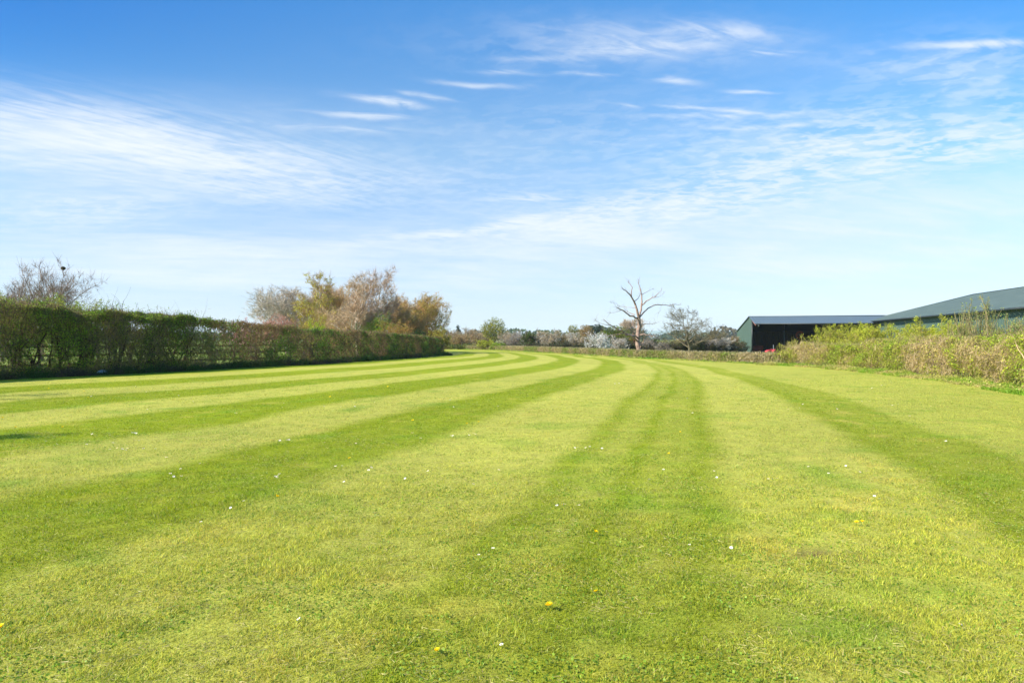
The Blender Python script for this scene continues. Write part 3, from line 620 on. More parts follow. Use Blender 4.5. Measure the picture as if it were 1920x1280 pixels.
# low clipped hedge across the far side of the lawn
LR = [(46.3, 18.3), (52, 16.6), (57, 15.1), (65, 12.2), (80, 8.8), (102, 3.2), (120, -1.2), (128, -3.2), (136, -9.2)]
def lowtop(x, y): return EYE + (HOR - np.interp(960 + x / y * F, [900, 960, 1000, 1100, 1200, 1300, 1440], [648.0, 648.5, 649.5, 652.5, 656.5, 658.5, 662])) / F * y
lo_pts = [(x, y, lowtop(x, y), .5 if y < 70 else .6) for (x, y) in offr(LR, .65)]
low_path = Path(lo_pts)
hedge('low_hedge', low_path, 'low trimmed brown and green hedge across the far side of the lawn', 150000, 41, lambda t, u_, z, P: np.clip(.5 + (fbm(P[:, 0]*.8, P[:, 1]*.8, P[:, 2], 5, 3) - .4) * 3, .35, 1),
      [(168, 152, 86), (158, 158, 70), (146, 162, 58), (140, 168, 52)], [(182, 164, 122), (162, 150, 100), (142, 140, 80)], leaf=(.06, .13), twig_frac=.5, tww=.035, twl=(.15, .4), rough=.12, sprig=.04, patch=2.2, stems=0)
strip_growth('rough_grass', LR, 40000, 43, .16, .03, [(176, 168, 96), (150, 168, 62), (120, 160, 50)], 'rough grass at the foot of the low far hedge', leaf=(.06, .12), inward=.6, outward=.5, blade=.7)

# ================================================================== fence behind the left hedge
fence = empty('rail_fence', (-24, 30, 0), 'weathered wooden post and rail fence behind the gappy left hedge', 'fence')
def box(c, s, rz=0.0):
    c = np.array(c, float); s = np.array(s, float) / 2; V = np.array([[a, b, d] for d in (-1, 1) for (a, b) in ((-1, -1), (1, -1), (1, 1), (-1, 1))]) * s
    cz, sz = math.cos(rz), math.sin(rz); V = np.c_[V[:, 0]*cz - V[:, 1]*sz, V[:, 0]*sz + V[:, 1]*cz, V[:, 2]] + c
    return V, [np.array([[0, 3, 2, 1], [4, 5, 6, 7], [0, 1, 5, 4], [1, 2, 6, 5], [2, 3, 7, 6], [3, 0, 4, 7]])]
def boxes(lst):
    it = [(*box(*b), np.zeros((8, 3))) for b in lst]; v_, f_, _ = join(it); return v_, f_
def beam(a, b, w, h):
    a, b = np.array(a, float), np.array(b, float); d = b - a; ln = np.linalg.norm(d); d /= ln; s = np.cross(d, [0, 0, 1.]); s /= np.linalg.norm(s) + 1e-9; u_ = np.cross(s, d)
    V = np.array([p + s * w/2 * i + u_ * h/2 * j for p in (a, b) for (i, j) in ((-1, -1), (1, -1), (1, 1), (-1, 1))])
    return V, [np.array([[0, 1, 2, 3], [7, 6, 5, 4], [0, 4, 5, 1], [1, 5, 6, 2], [2, 6, 7, 3], [3, 7, 4, 0]])]
fp = Path([(x, y, 0, 0) for (x, y) in off(LE, 3.9)][1:7]); nposts = int(fp.L / 1.9); rr = random.Random(3); tops = []
for i in range(nposts + 1):
    x, y, nx, ny = fp.frame(np.array([i / nposts * fp.L])); x, y = x[0], y[0]; tops.append((x, y)); h = 1.45 + rr.uniform(-.03, .05)
    v_, f_ = box((x, y, h / 2 - .1), (.11, .11, h + .2), math.atan2(nx[0], -ny[0])); v_[4:, :2] += rr.uniform(-.02, .02); part('post', v_, f_, None, [M_WOOD], fence)
for i in range(nposts):
    for hz in (.45, .9, 1.33):
        a, b = tops[i], tops[i+1]; v_, f_ = beam((a[0] + .08, a[1], hz + rr.uniform(-.02, .02)), (b[0] + .08, b[1], hz + rr.uniform(-.02, .02)), .045, .10); part('rail', v_, f_, None, [M_WOOD], fence)

# ================================================================== buildings
AX = np.array([0.981, -0.196, 0.0]); BX = np.array([0.196, 0.981, 0.0])      # along the shed's ridge, and away from us
GZ = -0.75
def ribbed(a, b, up, pitch=.33, depth=.035, nrm=None):
    """profiled sheet from edge a->b swept by vector `up` (or per-end vectors); ribs run along `up`."""
    a, b = np.array(a, float), np.array(b, float); ups = [np.array(q, float) for q in (up if isinstance(up, list) else [up, up])]
    L_ = np.linalg.norm(b - a); n = max(1, int(L_ / pitch)); ts = []
    for i in range(n): ts += [(i + 0, 0), (i + .55, 0), (i + .67, 1), (i + .88, 1)]
    ts.append((n, 0)); d = (b - a) / L_; m = np.cross(d, ups[0]); m /= np.linalg.norm(m)
    if nrm is not None and m @ np.array(nrm) < 0: m = -m
    V = []
    for t, k in ts:
        f = t / n; p = a + (b - a) * f + m * depth * k; V += [p, p + ups[0] * (1 - f) + ups[1] * f]
    i = np.arange(len(ts) - 1) * 2; return np.array(V), [np.c_[i, i+2, i+3, i+1]]
def P3(o, s, l, z): return o + AX * s + BX * l + np.array([0, 0, z])
# open fronted shed
O = np.array([42.1, 120.0, 0.0]); LEN, DEP = 27.0, 20.0; RL, EL = 2.4, -4.6; ZR, ZF, ZB = 6.05, 4.62, 3.62
shed = empty('open_fronted_shed', O + [0, 0, GZ], 'long green metal farm shed with an open dark front and blue grey roof', 'shed')
v_, f_ = ribbed(P3(O, 0, 0, GZ), P3(O, 0, DEP, GZ), [np.array([0, 0, ZR - (ZR-ZF)*RL/(RL-EL) - GZ - .02]), np.array([0, 0, ZB - GZ - .02])], .33, .03, -AX)
# gable wall: fit its top to the two roof slopes
l_ = np.einsum('ij,j->i', v_ - O, BX); topz = np.where(l_ < RL, ZR - (ZR - ZF) * (RL - l_) / (RL - EL), ZR - (ZR - ZB) * (l_ - RL) / (DEP - RL)) - .05
v_[1::2, 2] = topz[1::2]; part('gable_wall', v_, f_, None, [M_WALLG], shed)
v2 = v_ + AX * LEN; part('gable_wall', v2, f_, None, [M_WALLG], shed)
v_, f_ = ribbed(P3(O, .1, DEP - .05, GZ), P3(O, LEN - .1, DEP - .05, GZ), np.array([0, 0, ZB - GZ + .035]), .33, .03, -BX); part('back_wall', v_, f_, None, [M_WALLD], shed)  # interior shade put into this wall's colour
sl_f = P3(O, 0, EL, ZF) - P3(O, 0, RL, ZR); v_, f_ = ribbed(P3(O, -.15, RL, ZR), P3(O, LEN + .1, RL, ZR), sl_f, .5, .035, (0, -.2, 1)); part('roof', v_, f_, None, [M_ROOFB], shed)
sl_b = P3(O, 0, DEP + .3, ZB - .04) - P3(O, 0, RL, ZR); v_, f_ = ribbed(P3(O, -.15, RL, ZR), P3(O, LEN + .1, RL, ZR), sl_b, .5, .035, (0, .2, 1)); part('roof', v_, f_, None, [M_ROOFB], shed)
v_, f_ = beam(P3(O, -.2, RL, ZR + .05), P3(O, LEN + .1, RL, ZR + .05), .35, .10); part('ridge_cap', v_, f_, None, [M_ROOFB], shed)
v_, f_ = beam(P3(O, -.15, EL - .10, ZF - .06), P3(O, LEN, EL - .10, ZF - .06), .16, .14); part('gutter', v_, f_, None, [M_WALLD], shed)
v_, f_ = beam(P3(O, .06, EL + .1, ZF - .22), P3(O, .06, -.1, ZR - (ZR-ZF)*RL/(RL-EL) - .22), .10, .30); part('barge_board', v_, f_, None, [M_PRIMER], shed, 'pinkish red steel rafter under the roof overhang')
v_, f_ = beam(P3(O, -.18, RL, ZR - .02), P3(O, -.18, DEP + .3, ZB - .06), .06, .16); part('verge_trim', v_, f_, None, [M_ROOFB], shed)
for k in range(6):
    s = .12 + k * (LEN - .3) / 5
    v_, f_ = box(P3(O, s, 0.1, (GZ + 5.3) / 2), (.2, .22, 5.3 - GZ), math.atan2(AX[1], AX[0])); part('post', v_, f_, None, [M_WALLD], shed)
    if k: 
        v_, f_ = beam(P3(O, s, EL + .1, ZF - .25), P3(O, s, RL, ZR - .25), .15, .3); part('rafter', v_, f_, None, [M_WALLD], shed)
v_, f_ = box(P3(O, .55, EL + .35, ZF - .35), (.22, .2, .26)); part('floodlight', v_, f_, None, [M_STEEL], shed)
v_, f_ = box(P3(O, LEN / 2, DEP / 2 - 2, GZ - .02), (LEN, DEP + 6, .1), math.atan2(AX[1], AX[0])); v_[:, 2] -= .0; part('floor', v_, f_, None, [M_CONC], shed)
# big barn: long side wall runs towards us on the right
BD = np.array([-.2, -1.0, 0]) / math.hypot(.2, 1); BP = np.array([1.0, -.2, 0]) / math.hypot(.2, 1)
C0 = np.array([61.0, 118.0, 0]); BL, BW, ZE, ZRB = 62.0, 17.2, 5.0, 9.5
barn = empty('large_barn', C0 + BP * BW + BD * BL / 2 + [0, 0, GZ], 'large dark green corrugated barn with shallow grey green roof behind the right hedge', 'barn')
def Q(s, w, z): return C0 + BD * s + BP * w + np.array([0, 0, z])
v_, f_ = ribbed(Q(.3, .35, GZ), Q(BL - .3, .35, GZ), np.array([0, 0, ZE - GZ - .03]), .5, .09, -BP); part('side_wall', v_, f_, None, [M_WALLG], barn)
v_, f_ = ribbed(Q(.3, 2*BW - .35, GZ), Q(BL - .3, 2*BW - .35, GZ), np.array([0, 0, ZE - GZ - .03]), .5, .07, BP); part('side_wall', v_, f_, None, [M_WALLG], barn)
for s, nrm in ((.3, -BD), (BL - .3, BD)):
    v_, f_ = ribbed(Q(s, .35, GZ), Q(s, 2*BW - .35, GZ), np.array([0, 0, ZE - GZ]), .5, .05, nrm); w_ = (v_ - C0) @ BP; v_[1::2, 2] = (ZE + (ZRB - ZE) * (1 - np.abs(w_ - BW) / BW) - .08)[1::2]; part('gable_wall', v_, f_, None, [M_WALLG], barn)
for w0 in (-.35, 2*BW + .35):
    v_, f_ = ribbed(Q(-.4, w0, ZE - .02), Q(BL + .4, w0, ZE - .02), Q(0, BW, ZRB) - Q(0, w0, ZE - .02), 1.0, .06, (0, 0, 1)); part('roof', v_, f_, None, [M_ROOF], barn)
v_, f_ = beam(Q(-.4, BW, ZRB + .04), Q(BL + .4, BW, ZRB + .04), .6, .12); part('ridge_cap', v_, f_, None, [M_ROOF], barn)
v_, f_ = beam(Q(-.4, -.46, ZE - .10), Q(BL + .4, -.46, ZE - .10), .18, .20); part('gutter', v_, f_, None, [M_WALLD], barn)
v_, f_ = beam(Q(-.43, -.3, ZE + .02), Q(-.43, BW, ZRB + .05), .06, .22); part('verge_trim', v_, f_, None, [M_ROOF], barn)
sl_ = Q(0, BW, ZRB) - Q(0, -.35, ZE - .02)
for (s0, s1) in ((27, 39), (42.5, 60)):
    a = Q(s0, -.35, ZE - .02) + sl_ * .66 + np.array([0, 0, .05]); b = Q(s1, -.35, ZE - .02) + sl_ * .66 + np.array([0, 0, .05]); v_, f_ = beam(a + sl_ * .02, b + sl_ * .02, .55, .03); part('rooflight', v_, f_, None, [M_SKYL], barn)

# ================================================================== machines kept in and by the shed
def wheel(c, r_, w, ax=AX, spokes=0):
    c = np.array(c, float); ax = np.array(ax) / np.linalg.norm(ax); k = 20; an = np.arange(k) * 2*np.pi/k; h = np.cross(ax, [0, 0, 1.]); h /= np.linalg.norm(h)
    ring = [h * math.cos(a) + np.array([0, 0, 1.]) * math.sin(a) for a in an]; prof = [(.62, -.5), (.93, -.5), (1, -.3), (1, .3), (.93, .5), (.62, .5)]
    V = np.array([c + g_ * r_ * p + ax * w * q for g_ in ring for (p, q) in prof]); m = len(prof); i = np.arange(k)[:, None] * m; i2 = (np.arange(k)[:, None] + 1) % k * m; j = np.arange(m)[None]; j2 = (j + 1) % m
    return V, [np.stack([i + j, i + j2, i2 + j2, i2 + j], -1).reshape(-1, 4)]
def disc(c, r_, w, ax=AX, k=16):
    c = np.array(c, float); ax = np.array(ax) / np.linalg.norm(ax); return tubes([c - ax*w/2], [c + ax*w/2], [r_], [r_], k)
def hubcap(c, r_, w, ax=AX, k=16):
    v_, f_ = tubes([np.array(c) - np.array(ax)*w/2], [np.array(c) + np.array(ax)*w/2], [r_], [r_], k); c0, c1 = np.array(c) - np.array(ax)*w*.7, np.array(c) + np.array(ax)*w*.7; n = len(v_); v_ = np.r_[v_, [c0, c1]]
    i = np.arange(k); return v_, [f_[0], np.c_[i, (i+1) % k, np.full(k, n)], np.c_[k+i, k+(i+1) % k, np.full(k, n+1)]]
def Zt(px, py, D): return un(px, py, D)
# small bright red tractor standing in the sun by the front
tc_ = np.array([ (1446-960)/F*110, 110.0, GZ]); ta = np.array([-.97, -.22, 0]); ta /= np.linalg.norm(ta); tb = np.cross(ta, [0, 0, 1.])
trac = empty('small_tractor', tc_, 'small bright red tractor parked in the sun in front of the open shed', 'tractor')
def TT(a, b, z): return tc_ + ta * a + tb * b + np.array([0, 0, z])
def hull(prof, b0, b1):
    k = len(prof); V = np.array([TT(a, b0, z) for a, z in prof] + [TT(a, b1, z) for a, z in prof]); i = np.arange(k); j = (i + 1) % k
    fs = [np.c_[i, j, j + k, i + k]]; c0 = V[:k].mean(0); c1 = V[k:].mean(0); V = np.r_[V, [c0, c1]]; fs += [np.c_[i, j, np.full(k, 2*k)][:, ::-1], np.c_[i + k, j + k, np.full(k, 2*k + 1)]]; return V, fs
v_, f_ = hull([(.25, .75), (1.45, .72), (1.55, .95), (1.45, 1.22), (.9, 1.38), (.2, 1.45)], -.3, .3); part('bonnet', v_, f_, None, [M_RED], trac)
for s in (-1, 1):
    v_, f_ = hull([(-1.0, .8), (-.9, 1.25), (-.6, 1.55), (-.2, 1.5), (.1, 1.1), (.15, .85)], s*.38, s*.72); part('mudguard', v_, f_, None, [M_RED], trac)
    w_ = wheel(TT(-.45, s*.62, .58), .58, .3, tb); t_ = part('wheel', w_[0], w_[1], None, [M_RUB], trac); v_, f_ = hubcap(TT(-.45, s*.62, .58), .36, .2, tb); o_ = mesh('rim', v_, f_, None, [M_RED], t_, loc=trac.location)
    w_ = wheel(TT(1.15, s*.52, .33), .33, .18, tb); t_ = part('wheel', w_[0], w_[1], None, [M_RUB], trac); v_, f_ = hubcap(TT(1.15, s*.52, .33), .21, .12, tb); o_ = mesh('rim', v_, f_, None, [M_RED], t_, loc=trac.location)
v_, f_ = hull([(-.75, 1.0), (-.7, 1.4), (-.62, 1.4), (-.6, 1.12), (-.15, 1.1), (-.15, 1.0)], -.22, .22); part('seat', v_, f_, None, [M_RUB], trac)
v_, f_ = tubes([TT(.2, 0, 1.2)], [TT(0, 0, 1.65)], [.025], [.025], 6); part('steering_column', v_, f_, None, [M_WALLD], trac)
an = np.linspace(0, 2*np.pi, 15); rg = [TT(0 + .07*math.cos(a), .2*math.sin(a), 1.66 + .18*math.cos(a)) for a in an]; v_, f_ = tubes(rg[:-1], rg[1:], [.02]*14, [.02]*14, 5); part('steering_wheel', v_, f_, None, [M_RUB], trac)
v_, f_ = tubes([TT(-.95, -.4, 1), TT(-.95, -.4, 2.1), TT(-.95, .4, 2.1)], [TT(-.95, -.4, 2.1), TT(-.95, .4, 2.1), TT(-.95, .4, 1)], [.03]*3, [.03]*3, 6); #part('roll_bar', v_, f_, None, [M_RED], trac)
v_, f_ = hull([(-.9, .5), (-.9, .85), (1.3, .75), (1.3, .45)], -.17, .17); part('chassis', v_, f_, None, [M_WALLD], trac)
trac.scale = (.68, .68, .72)
# dark red seed drill in the shed's shade
tc_ = P3(O, 1.6, 4.2, GZ); ta, tb = AX, BX
drill = empty('seed_drill', tc_, 'dull dark red seed drill in the shade just inside the left end of the shed', 'farm machine')
v_, f_ = hull([(-.9, .7), (-1.0, 1.5), (1.0, 1.5), (.9, .7), (.5, .45), (-.5, .45)], -.35, .35); part('hopper', v_, f_, None, [M_REDD], drill)
v_, f_ = hull([(-1.02, 1.51), (-.95, 1.58), (.95, 1.58), (1.02, 1.51)], -.38, .38); part('lid', v_, f_, None, [M_REDD], drill)
for s in (-1, 1): w_ = wheel(TT(s*1.12, 0, .45), .45, .18, ta); part('wheel', w_[0], w_[1], None, [M_RUB], drill)
v_, f_ = tubes([TT(-.8 + i*.2, -.45, .7) for i in range(9)], [TT(-.8 + i*.2, -.6, .1) for i in range(9)], [.02]*9, [.02]*9, 5); part('tine', v_, f_, None, [M_STEEL], drill)
tp = mesh('pale_post', *tubes([P3(O, 3.4, -1.5, GZ)], [P3(O, 3.4, -1.5, 1.0)], [.07], [.06], 8), None, [M_STEEL]); tag(tp, 'thin pale upright post at the open front of the shed', 'post')
# red rotary hay rake, folded, its ring wheel showing over the hedge
tc_ = np.array([ (1507-960)/F*123, 123.0, GZ])
rake = empty('hay_rake', tc_, 'red folded hay rake with a raised ring wheel inside the shed, seen above the hedge', 'farm machine')
wc = TT((-7)/F*123, 0, EYE + 12/F*123 - GZ); w_ = wheel(wc, .72, .10, tb); part('ring_wheel', w_[0], w_[1], None, [M_REDD], rake)
v_, f_ = tubes([wc]*6, [wc + (ta*math.cos(a) + np.array([0, 0, 1.])*math.sin(a))*.55 for a in np.arange(6)*np.pi/3], [.03]*6, [.025]*6, 5); part('spoke', v_, f_, None, [M_PRIMER], rake)
v_, f_ = hull([(.2, 1.2), (.2, 2.3), (1.0, 2.7), (1.5, 2.5), (1.6, 1.2)], -.2, .2); part('frame', v_, f_, None, [M_REDD], rake)
v_, f_ = beam(TT(-.6, 0, .9), TT(1.8, 0, .9), .16, .2); part('drawbar', v_, f_, None, [M_REDD], rake)
v_, f_ = beam(TT(-.6, 0, .9), wc, .14, .14); part('arm', v_, f_, None, [M_REDD], rake)
for s in (-1, 1): w_ = wheel(TT(1.0, s*.6, .45), .45, .22, tb); part('wheel', w_[0], w_[1], None, [M_RUB], rake)

# ================================================================== the dead tree by the low hedge
DD = 67.0
def dp(px, py, dy=0.0): p = un(px, py, DD); p[1] += dy; p[0] *= (DD + dy) / DD; return p
limbs = [  # traced main limbs: (px, py, depth offset m) with start and end radius (m)
 ([(1199, 672, 0), (1198, 655, 0), (1195.5, 640, 0), (1196, 625, .1), (1199, 610, .1), (1198, 597, 0)], .36, .19),
 ([(1198, 598, 0), (1194, 580, -.2), (1189, 566, -.4), (1181, 553, -.7), (1173, 546, -1.0), (1166, 541, -1.2)], .17, .03),
 ([(1189, 566, -.4), (1196, 560, -.1), (1200, 552, .2)], .06, .02),
 ([(1184, 557, -.6), (1184, 545, -.3), (1183, 535, -.1), (1178, 530, .1)], .08, .015),
 ([(1198, 598, 0), (1202, 580, .4), (1203.5, 565, .6), (1203, 552, .8), (1200, 538, .9), (1197, 524, 1.0)], .15, .03),
 ([(1203, 572, .5), (1212, 564, .2), (1223, 558, -.2), (1231, 554, -.5), (1240, 546, -.7)], .09, .02),
 ([(1203, 552, .8), (1212, 546, 1.2), (1223, 540, 1.5)], .05, .012),
 ([(1200, 594, 0), (1207, 585, .5), (1215, 577, .9), (1226, 571, 1.3), (1240, 570, 1.7), (1253, 570.5, 2.0), (1266, 568, 2.2), (1275, 569, 2.4)], .10, .012),
 ([(1253, 570.5, 2.0), (1258, 574, 2.0)], .03, .01),
 ([(1196, 597, 0), (1188, 593, -.4), (1178, 590, -.8), (1170, 584, -1.2), (1162, 581, -1.5), (1156, 578, -1.7)], .12, .05),
 ([(1190, 590, -.3), (1182, 587, 0), (1174, 583, .3)], .06, .02),
 ([(1164, 583, -1.4), (1156, 586, -1.7), (1145, 588, -1.9)], .03, .008),
 ([(1159, 577, -1.7), (1157, 571, -1.8), (1146, 570, -2.2)], .02, .006),
 ([(1192, 577, -.2), (1184, 576, .4), (1172, 575, .9), (1163, 573, 1.3)], .03, .008),
 ([(1197, 634, 0), (1190, 629, -.5), (1180, 628, -.9), (1170, 623, -1.3), (1160, 619, -1.7), (1146, 611, -2.1), (1138, 606, -2.3), (1132, 601, -2.5)], .13, .03),
 ([(1146, 611, -2.1), (1136, 610, -2.5), (1124, 607, -2.9), (1116, 602, -3.1)], .04, .008),
 ([(1170, 623, -1.3), (1160, 627, -1.6), (1148, 629, -1.9), (1135, 629, -2.3), (1127, 620, -2.6)], .06, .012),
 ([(1197, 641, 0), (1189, 633, -.6), (1180, 628, -1.0), (1168, 626, -1.5)], .14, .06),
 ([(1200, 628, 0), (1208, 626, -.5), (1216, 628, -.9), (1226, 630, -1.2)], .10, .02),
 ([(1216, 628, -.9), (1222, 622, -1.1)], .04, .01),
 ([(1199, 610, .1), (1207, 606, .6), (1214, 607, 1.0), (1222, 607, 1.4), (1230, 605, 1.7)], .04, .01),
 ([(1214, 607, 1.0), (1213, 603, 1.1)], .02, .008),
 ([(1196, 618, 0), (1188, 612, .7), (1184, 604, 1.2)], .05, .015),
 ([(1199, 655, 0), (1204, 644, -.5), (1207, 636, -.8)], .09, .03),
 ([(1223, 558, -.2), (1236, 556, .3), (1243, 551, .6)], .03, .008),
 ([(1240, 570, 1.7), (1239, 578, 1.9), (1236, 584, 2.0)], .015, .006)]
r = np.random.default_rng(77)
def limb_tubes(lst, k, wob=.05):
    A, B, RA, RB, ends = [], [], [], [], []
    for P_, r0, r1 in lst:
        q = [dp(*p) for p in P_]; sm = []
        for i in range(len(q) - 1):
            for t in (0, .5): sm.append(q[i] * (1 - t) + q[i+1] * t + (r.normal(0, wob * min(1, r0 * 8), 3) if t else 0))
        sm.append(q[-1]); m = len(sm) - 1
        for i in range(m):
            A.append(sm[i]); B.append(sm[i+1]); RA.append((r0 + (r1 - r0) * i / m) * .74 * r.uniform(.92, 1.08)); RB.append((r0 + (r1 - r0) * (i + 1) / m) * .74)
            if i >= m * .35: ends.append((sm[i+1], sm[i+1] - sm[i], RA[-1]))
    v_, f_ = tubes(A, B, RA, RB, k); return v_, f_, ends
dead = empty('dead_tree', dp(1199, 672), 'bleached dead tree with a few bare broken limbs by the low hedge', 'tree')
dbark = lin((146, 122, 108))
def barkcol(v_): return dbark * (.72 + .56 * fbm(v_[:, 0]*5, v_[:, 1]*5, v_[:, 2]*1.3, 6, 3))[:, None]
tr_l = [limbs[0]]; tr_l[0] = (tr_l[0][0], .34, .22)
v_, f_, _ = limb_tubes(tr_l, 14, .02); fl = np.abs(v_[:, 2:3] - v_[:, 2].min()); cen = np.array([dp(1198, 660)[0], DD, 0]); v_[:, :2] = cen[:2] + (v_[:, :2] - cen[:2]) * (1 + .35 * np.exp(-fl / .35)); part('trunk', v_, f_, barkcol(v_), [M_BARK], dead)
ends = []
for lb in limbs[1:]:
    v_, f_, e_ = limb_tubes([lb], 8); part('limb', v_, f_, barkcol(v_), [M_BARK], dead); ends += e_
A, B, Wd = [], [], []
for p, d, rad in ends:
    for q in range(r.integers(2, 6)):
        d2 = d / np.linalg.norm(d) + r.normal(0, .6, 3) + [0, 0, .35]; d2 /= np.linalg.norm(d2); a = p
        ln = r.uniform(.25, .8)
        for i in range(3): b = a + d2 * ln / 3; A.append(a); B.append(b); Wd.append(.028 - i * .007); d2 = d2 + r.normal(0, .25, 3); d2 /= np.linalg.norm(d2); a = b
v_, f_ = slivers(np.array(A), np.array(B), np.array(Wd), r); part('twigs', v_, f_, np.tile(dbark * .8, (len(v_), 1)), [M_TWIG], dead)

# ================================================================== trees and shrubs
GL, GM, GR = 'trees behind the gappy left hedge', 'grove of trees behind the clipped left hedge', 'blossoming hedgerow trees beyond the low hedge'
bareP = dict(lv=4, nch=(13, 7, 6, 5), ang=(45, 40, 38, 36), lr=(.52, .5, .5, .5), trunk_r=.022)
bushP = dict(lv=3, nch=(9, 7, 6), stems=6, ang=(32, 34, 36), lr=(.6, .5, .5), trunk_r=.03, t0=.12, shape='up')
birchP = dict(lv=4, nch=(20, 8, 6, 5), ang=(40, 42, 44, 42), lr=(.40, .5, .5, .5), trunk_r=.019, t0=.15, shape='up', trop=.05, wander=.08)
# behind the left hedge, near
px_tree('bare_tree', 118, 486, 112, 62, 'bare tree with a dark round nest high in its twigs, behind the left hedge', seed=3, group=GL, bark=(120, 108, 92), twig=(140, 118, 100), twig_w=.028, extra_twigs=2600, **bareP)
nest_spots = LAST['pts']
px_tree('bare_tree', 78, 492, 84, 66, 'bare grey tree just left of the one holding the nest', seed=4, group=GL, bark=(120, 108, 92), twig=(146, 124, 108), twig_w=.03, extra_twigs=2600, **bareP)
px_tree('bare_tree', 36, 522, 60, 70, 'low bare pinkish grey tree third from the nest', seed=5, group=GL, bark=(128, 112, 98), twig=(158, 134, 120), twig_w=.03, extra_twigs=2600, **bareP)
px_tree('bare_tree', 4, 530, 50, 64, 'bare tree cut by the left edge of the photograph', seed=6, group=GL, bark=(120, 108, 92), twig=(140, 118, 100), twig_w=.03, extra_twigs=2200, **bareP)
for px_, yt, w, D, sd, lb in ((30, 540, 84, 44, 7, 'yellow green bush rising over the left end of the hedge'), (116, 545, 96, 46, 8, 'olive bush under the tree with the nest'), (158, 558, 70, 46, 10, 'thin yellowish bush right of the nest tree')):
    px_tree('leafing_bush', px_, yt, w, D, lb, cat='bush', seed=sd, group=GL, bark=(110, 96, 74), twig=(140, 122, 80), leafc=[(140, 140, 60), (160, 168, 62), (128, 150, 48)], nleaf=9000, leaf=.10, twig_w=.02, **bushP)
px_tree('green_sapling', 216, 560, 62, 36, 'thin pale green sapling sprays poking above the hedge top', cat='bush', seed=12, bark=(120, 120, 84), twig=(130, 134, 84), leafc=[(120, 160, 72), (146, 178, 90)], nleaf=1600, leaf=.07, twig_w=.012, **bushP)
nest = None
nb = nest_spots[np.argmin(((960 + nest_spots[:, 0] / nest_spots[:, 1] * F - 121) ** 2 + (HOR - (nest_spots[:, 2] - EYE) / nest_spots[:, 1] * F - 505) ** 2))] + [0, 0, .12]; rn = np.random.default_rng(9); d = rn.normal(size=(900, 3)); d /= np.linalg.norm(d, axis=1)[:, None]; q = nb + d * rn.uniform(.05, .19, (900, 1)) * [1, 1, .8]; tdir = np.cross(d, rn.normal(size=(900, 3))); tdir /= np.linalg.norm(tdir, axis=1)[:, None]
v_, f_ = slivers(q - tdir*.10, q + tdir*.10, np.full(900, .03), rn); nest = mesh('bird_nest', v_ - nb, f_, np.tile(lin((96, 86, 58)), (len(v_), 1)), [M_TWIG]); nest.location = nb; tag(nest, 'dark ball of twigs high in a bare tree on the left', 'nest')
# grove
px_tree('bare_tree', 537, 532, 128, 100, 'broad bare grey tree at the left end of the grove', seed=21, group=GM, bark=(138, 126, 110), twig=(182, 168, 148), twig_w=.045, extra_twigs=6000, **{**bareP, 'nch': (15, 8, 6, 5), 'stems': 3})
px_tree('birch', 599, 510, 84, 96, 'birch with golden green young leaves second from the left in the grove', seed=22, group=GM, bark=(178, 166, 146), twig=(166, 140, 100), leafc=[(176, 148, 76), (186, 170, 62), (206, 204, 60)], nleaf=12000, leaf=.16, twig_w=.04, extra_twigs=5000, **birchP)
px_tree('bare_tree', 642, 526, 100, 104, 'mauve brown bare tree between the golden birch and the tall pale birch', seed=23, group=GM, bark=(140, 120, 108), twig=(196, 168, 130), leafc=[(196, 168, 106), (178, 160, 88)], nleaf=4000, leaf=.14, twig_w=.045, extra_twigs=8000, **bareP)
px_tree('birch', 670, 516, 88, 83, 'birch with a forked white trunk in the middle of the grove', seed=24, group=GM, bark=(216, 202, 184), twig=(182, 154, 122), twig_w=.036, extra_twigs=7000, **birchP)
px_tree('birch', 700, 501, 80, 85, 'tallest bare birch in the grove, pale trunk and purplish crown', seed=25, group=GM, bark=(206, 192, 172), twig=(176, 150, 126), twig_w=.036, extra_twigs=8000, **birchP)
px_tree('bare_tree', 738, 547, 100, 98, 'russet budding tree right of the tallest birch', seed=26, group=GM, bark=(140, 116, 88), twig=(182, 148, 102), leafc=[(188, 150, 86), (180, 156, 74)], nleaf=7000, leaf=.14, twig_w=.045, extra_twigs=4500, **{**bareP, 'stems': 2})
px_tree('golden_tree', 794, 546, 96, 92, 'golden ochre leafing tree at the right end of the grove', seed=27, group=GM, bark=(150, 126, 92), twig=(184, 152, 102), leafc=[(194, 158, 82), (188, 166, 66), (176, 172, 66)], nleaf=14000, leaf=.15, twig_w=.04, extra_twigs=7000, **{**bareP, 'stems': 3, 't0': .1})
px_tree('golden_tree', 764, 566, 76, 88, 'lower golden brown tree left of the end of the grove', seed=28, group=GM, bark=(150, 126, 92), twig=(184, 152, 106), leafc=[(190, 156, 84), (178, 164, 68)], nleaf=5000, leaf=.14, twig_w=.04, extra_twigs=3000, **{**bareP, 'stems': 3, 't0': .1})
px_tree('bare_tree', 655, 565, 110, 92, 'low fan of pale bare stems in front of the white birch', seed=29, group=GM, bark=(170, 146, 124), twig=(190, 162, 120), twig_w=.035, extra_twigs=6000, **{**bareP, 'stems': 5, 't0': .1})
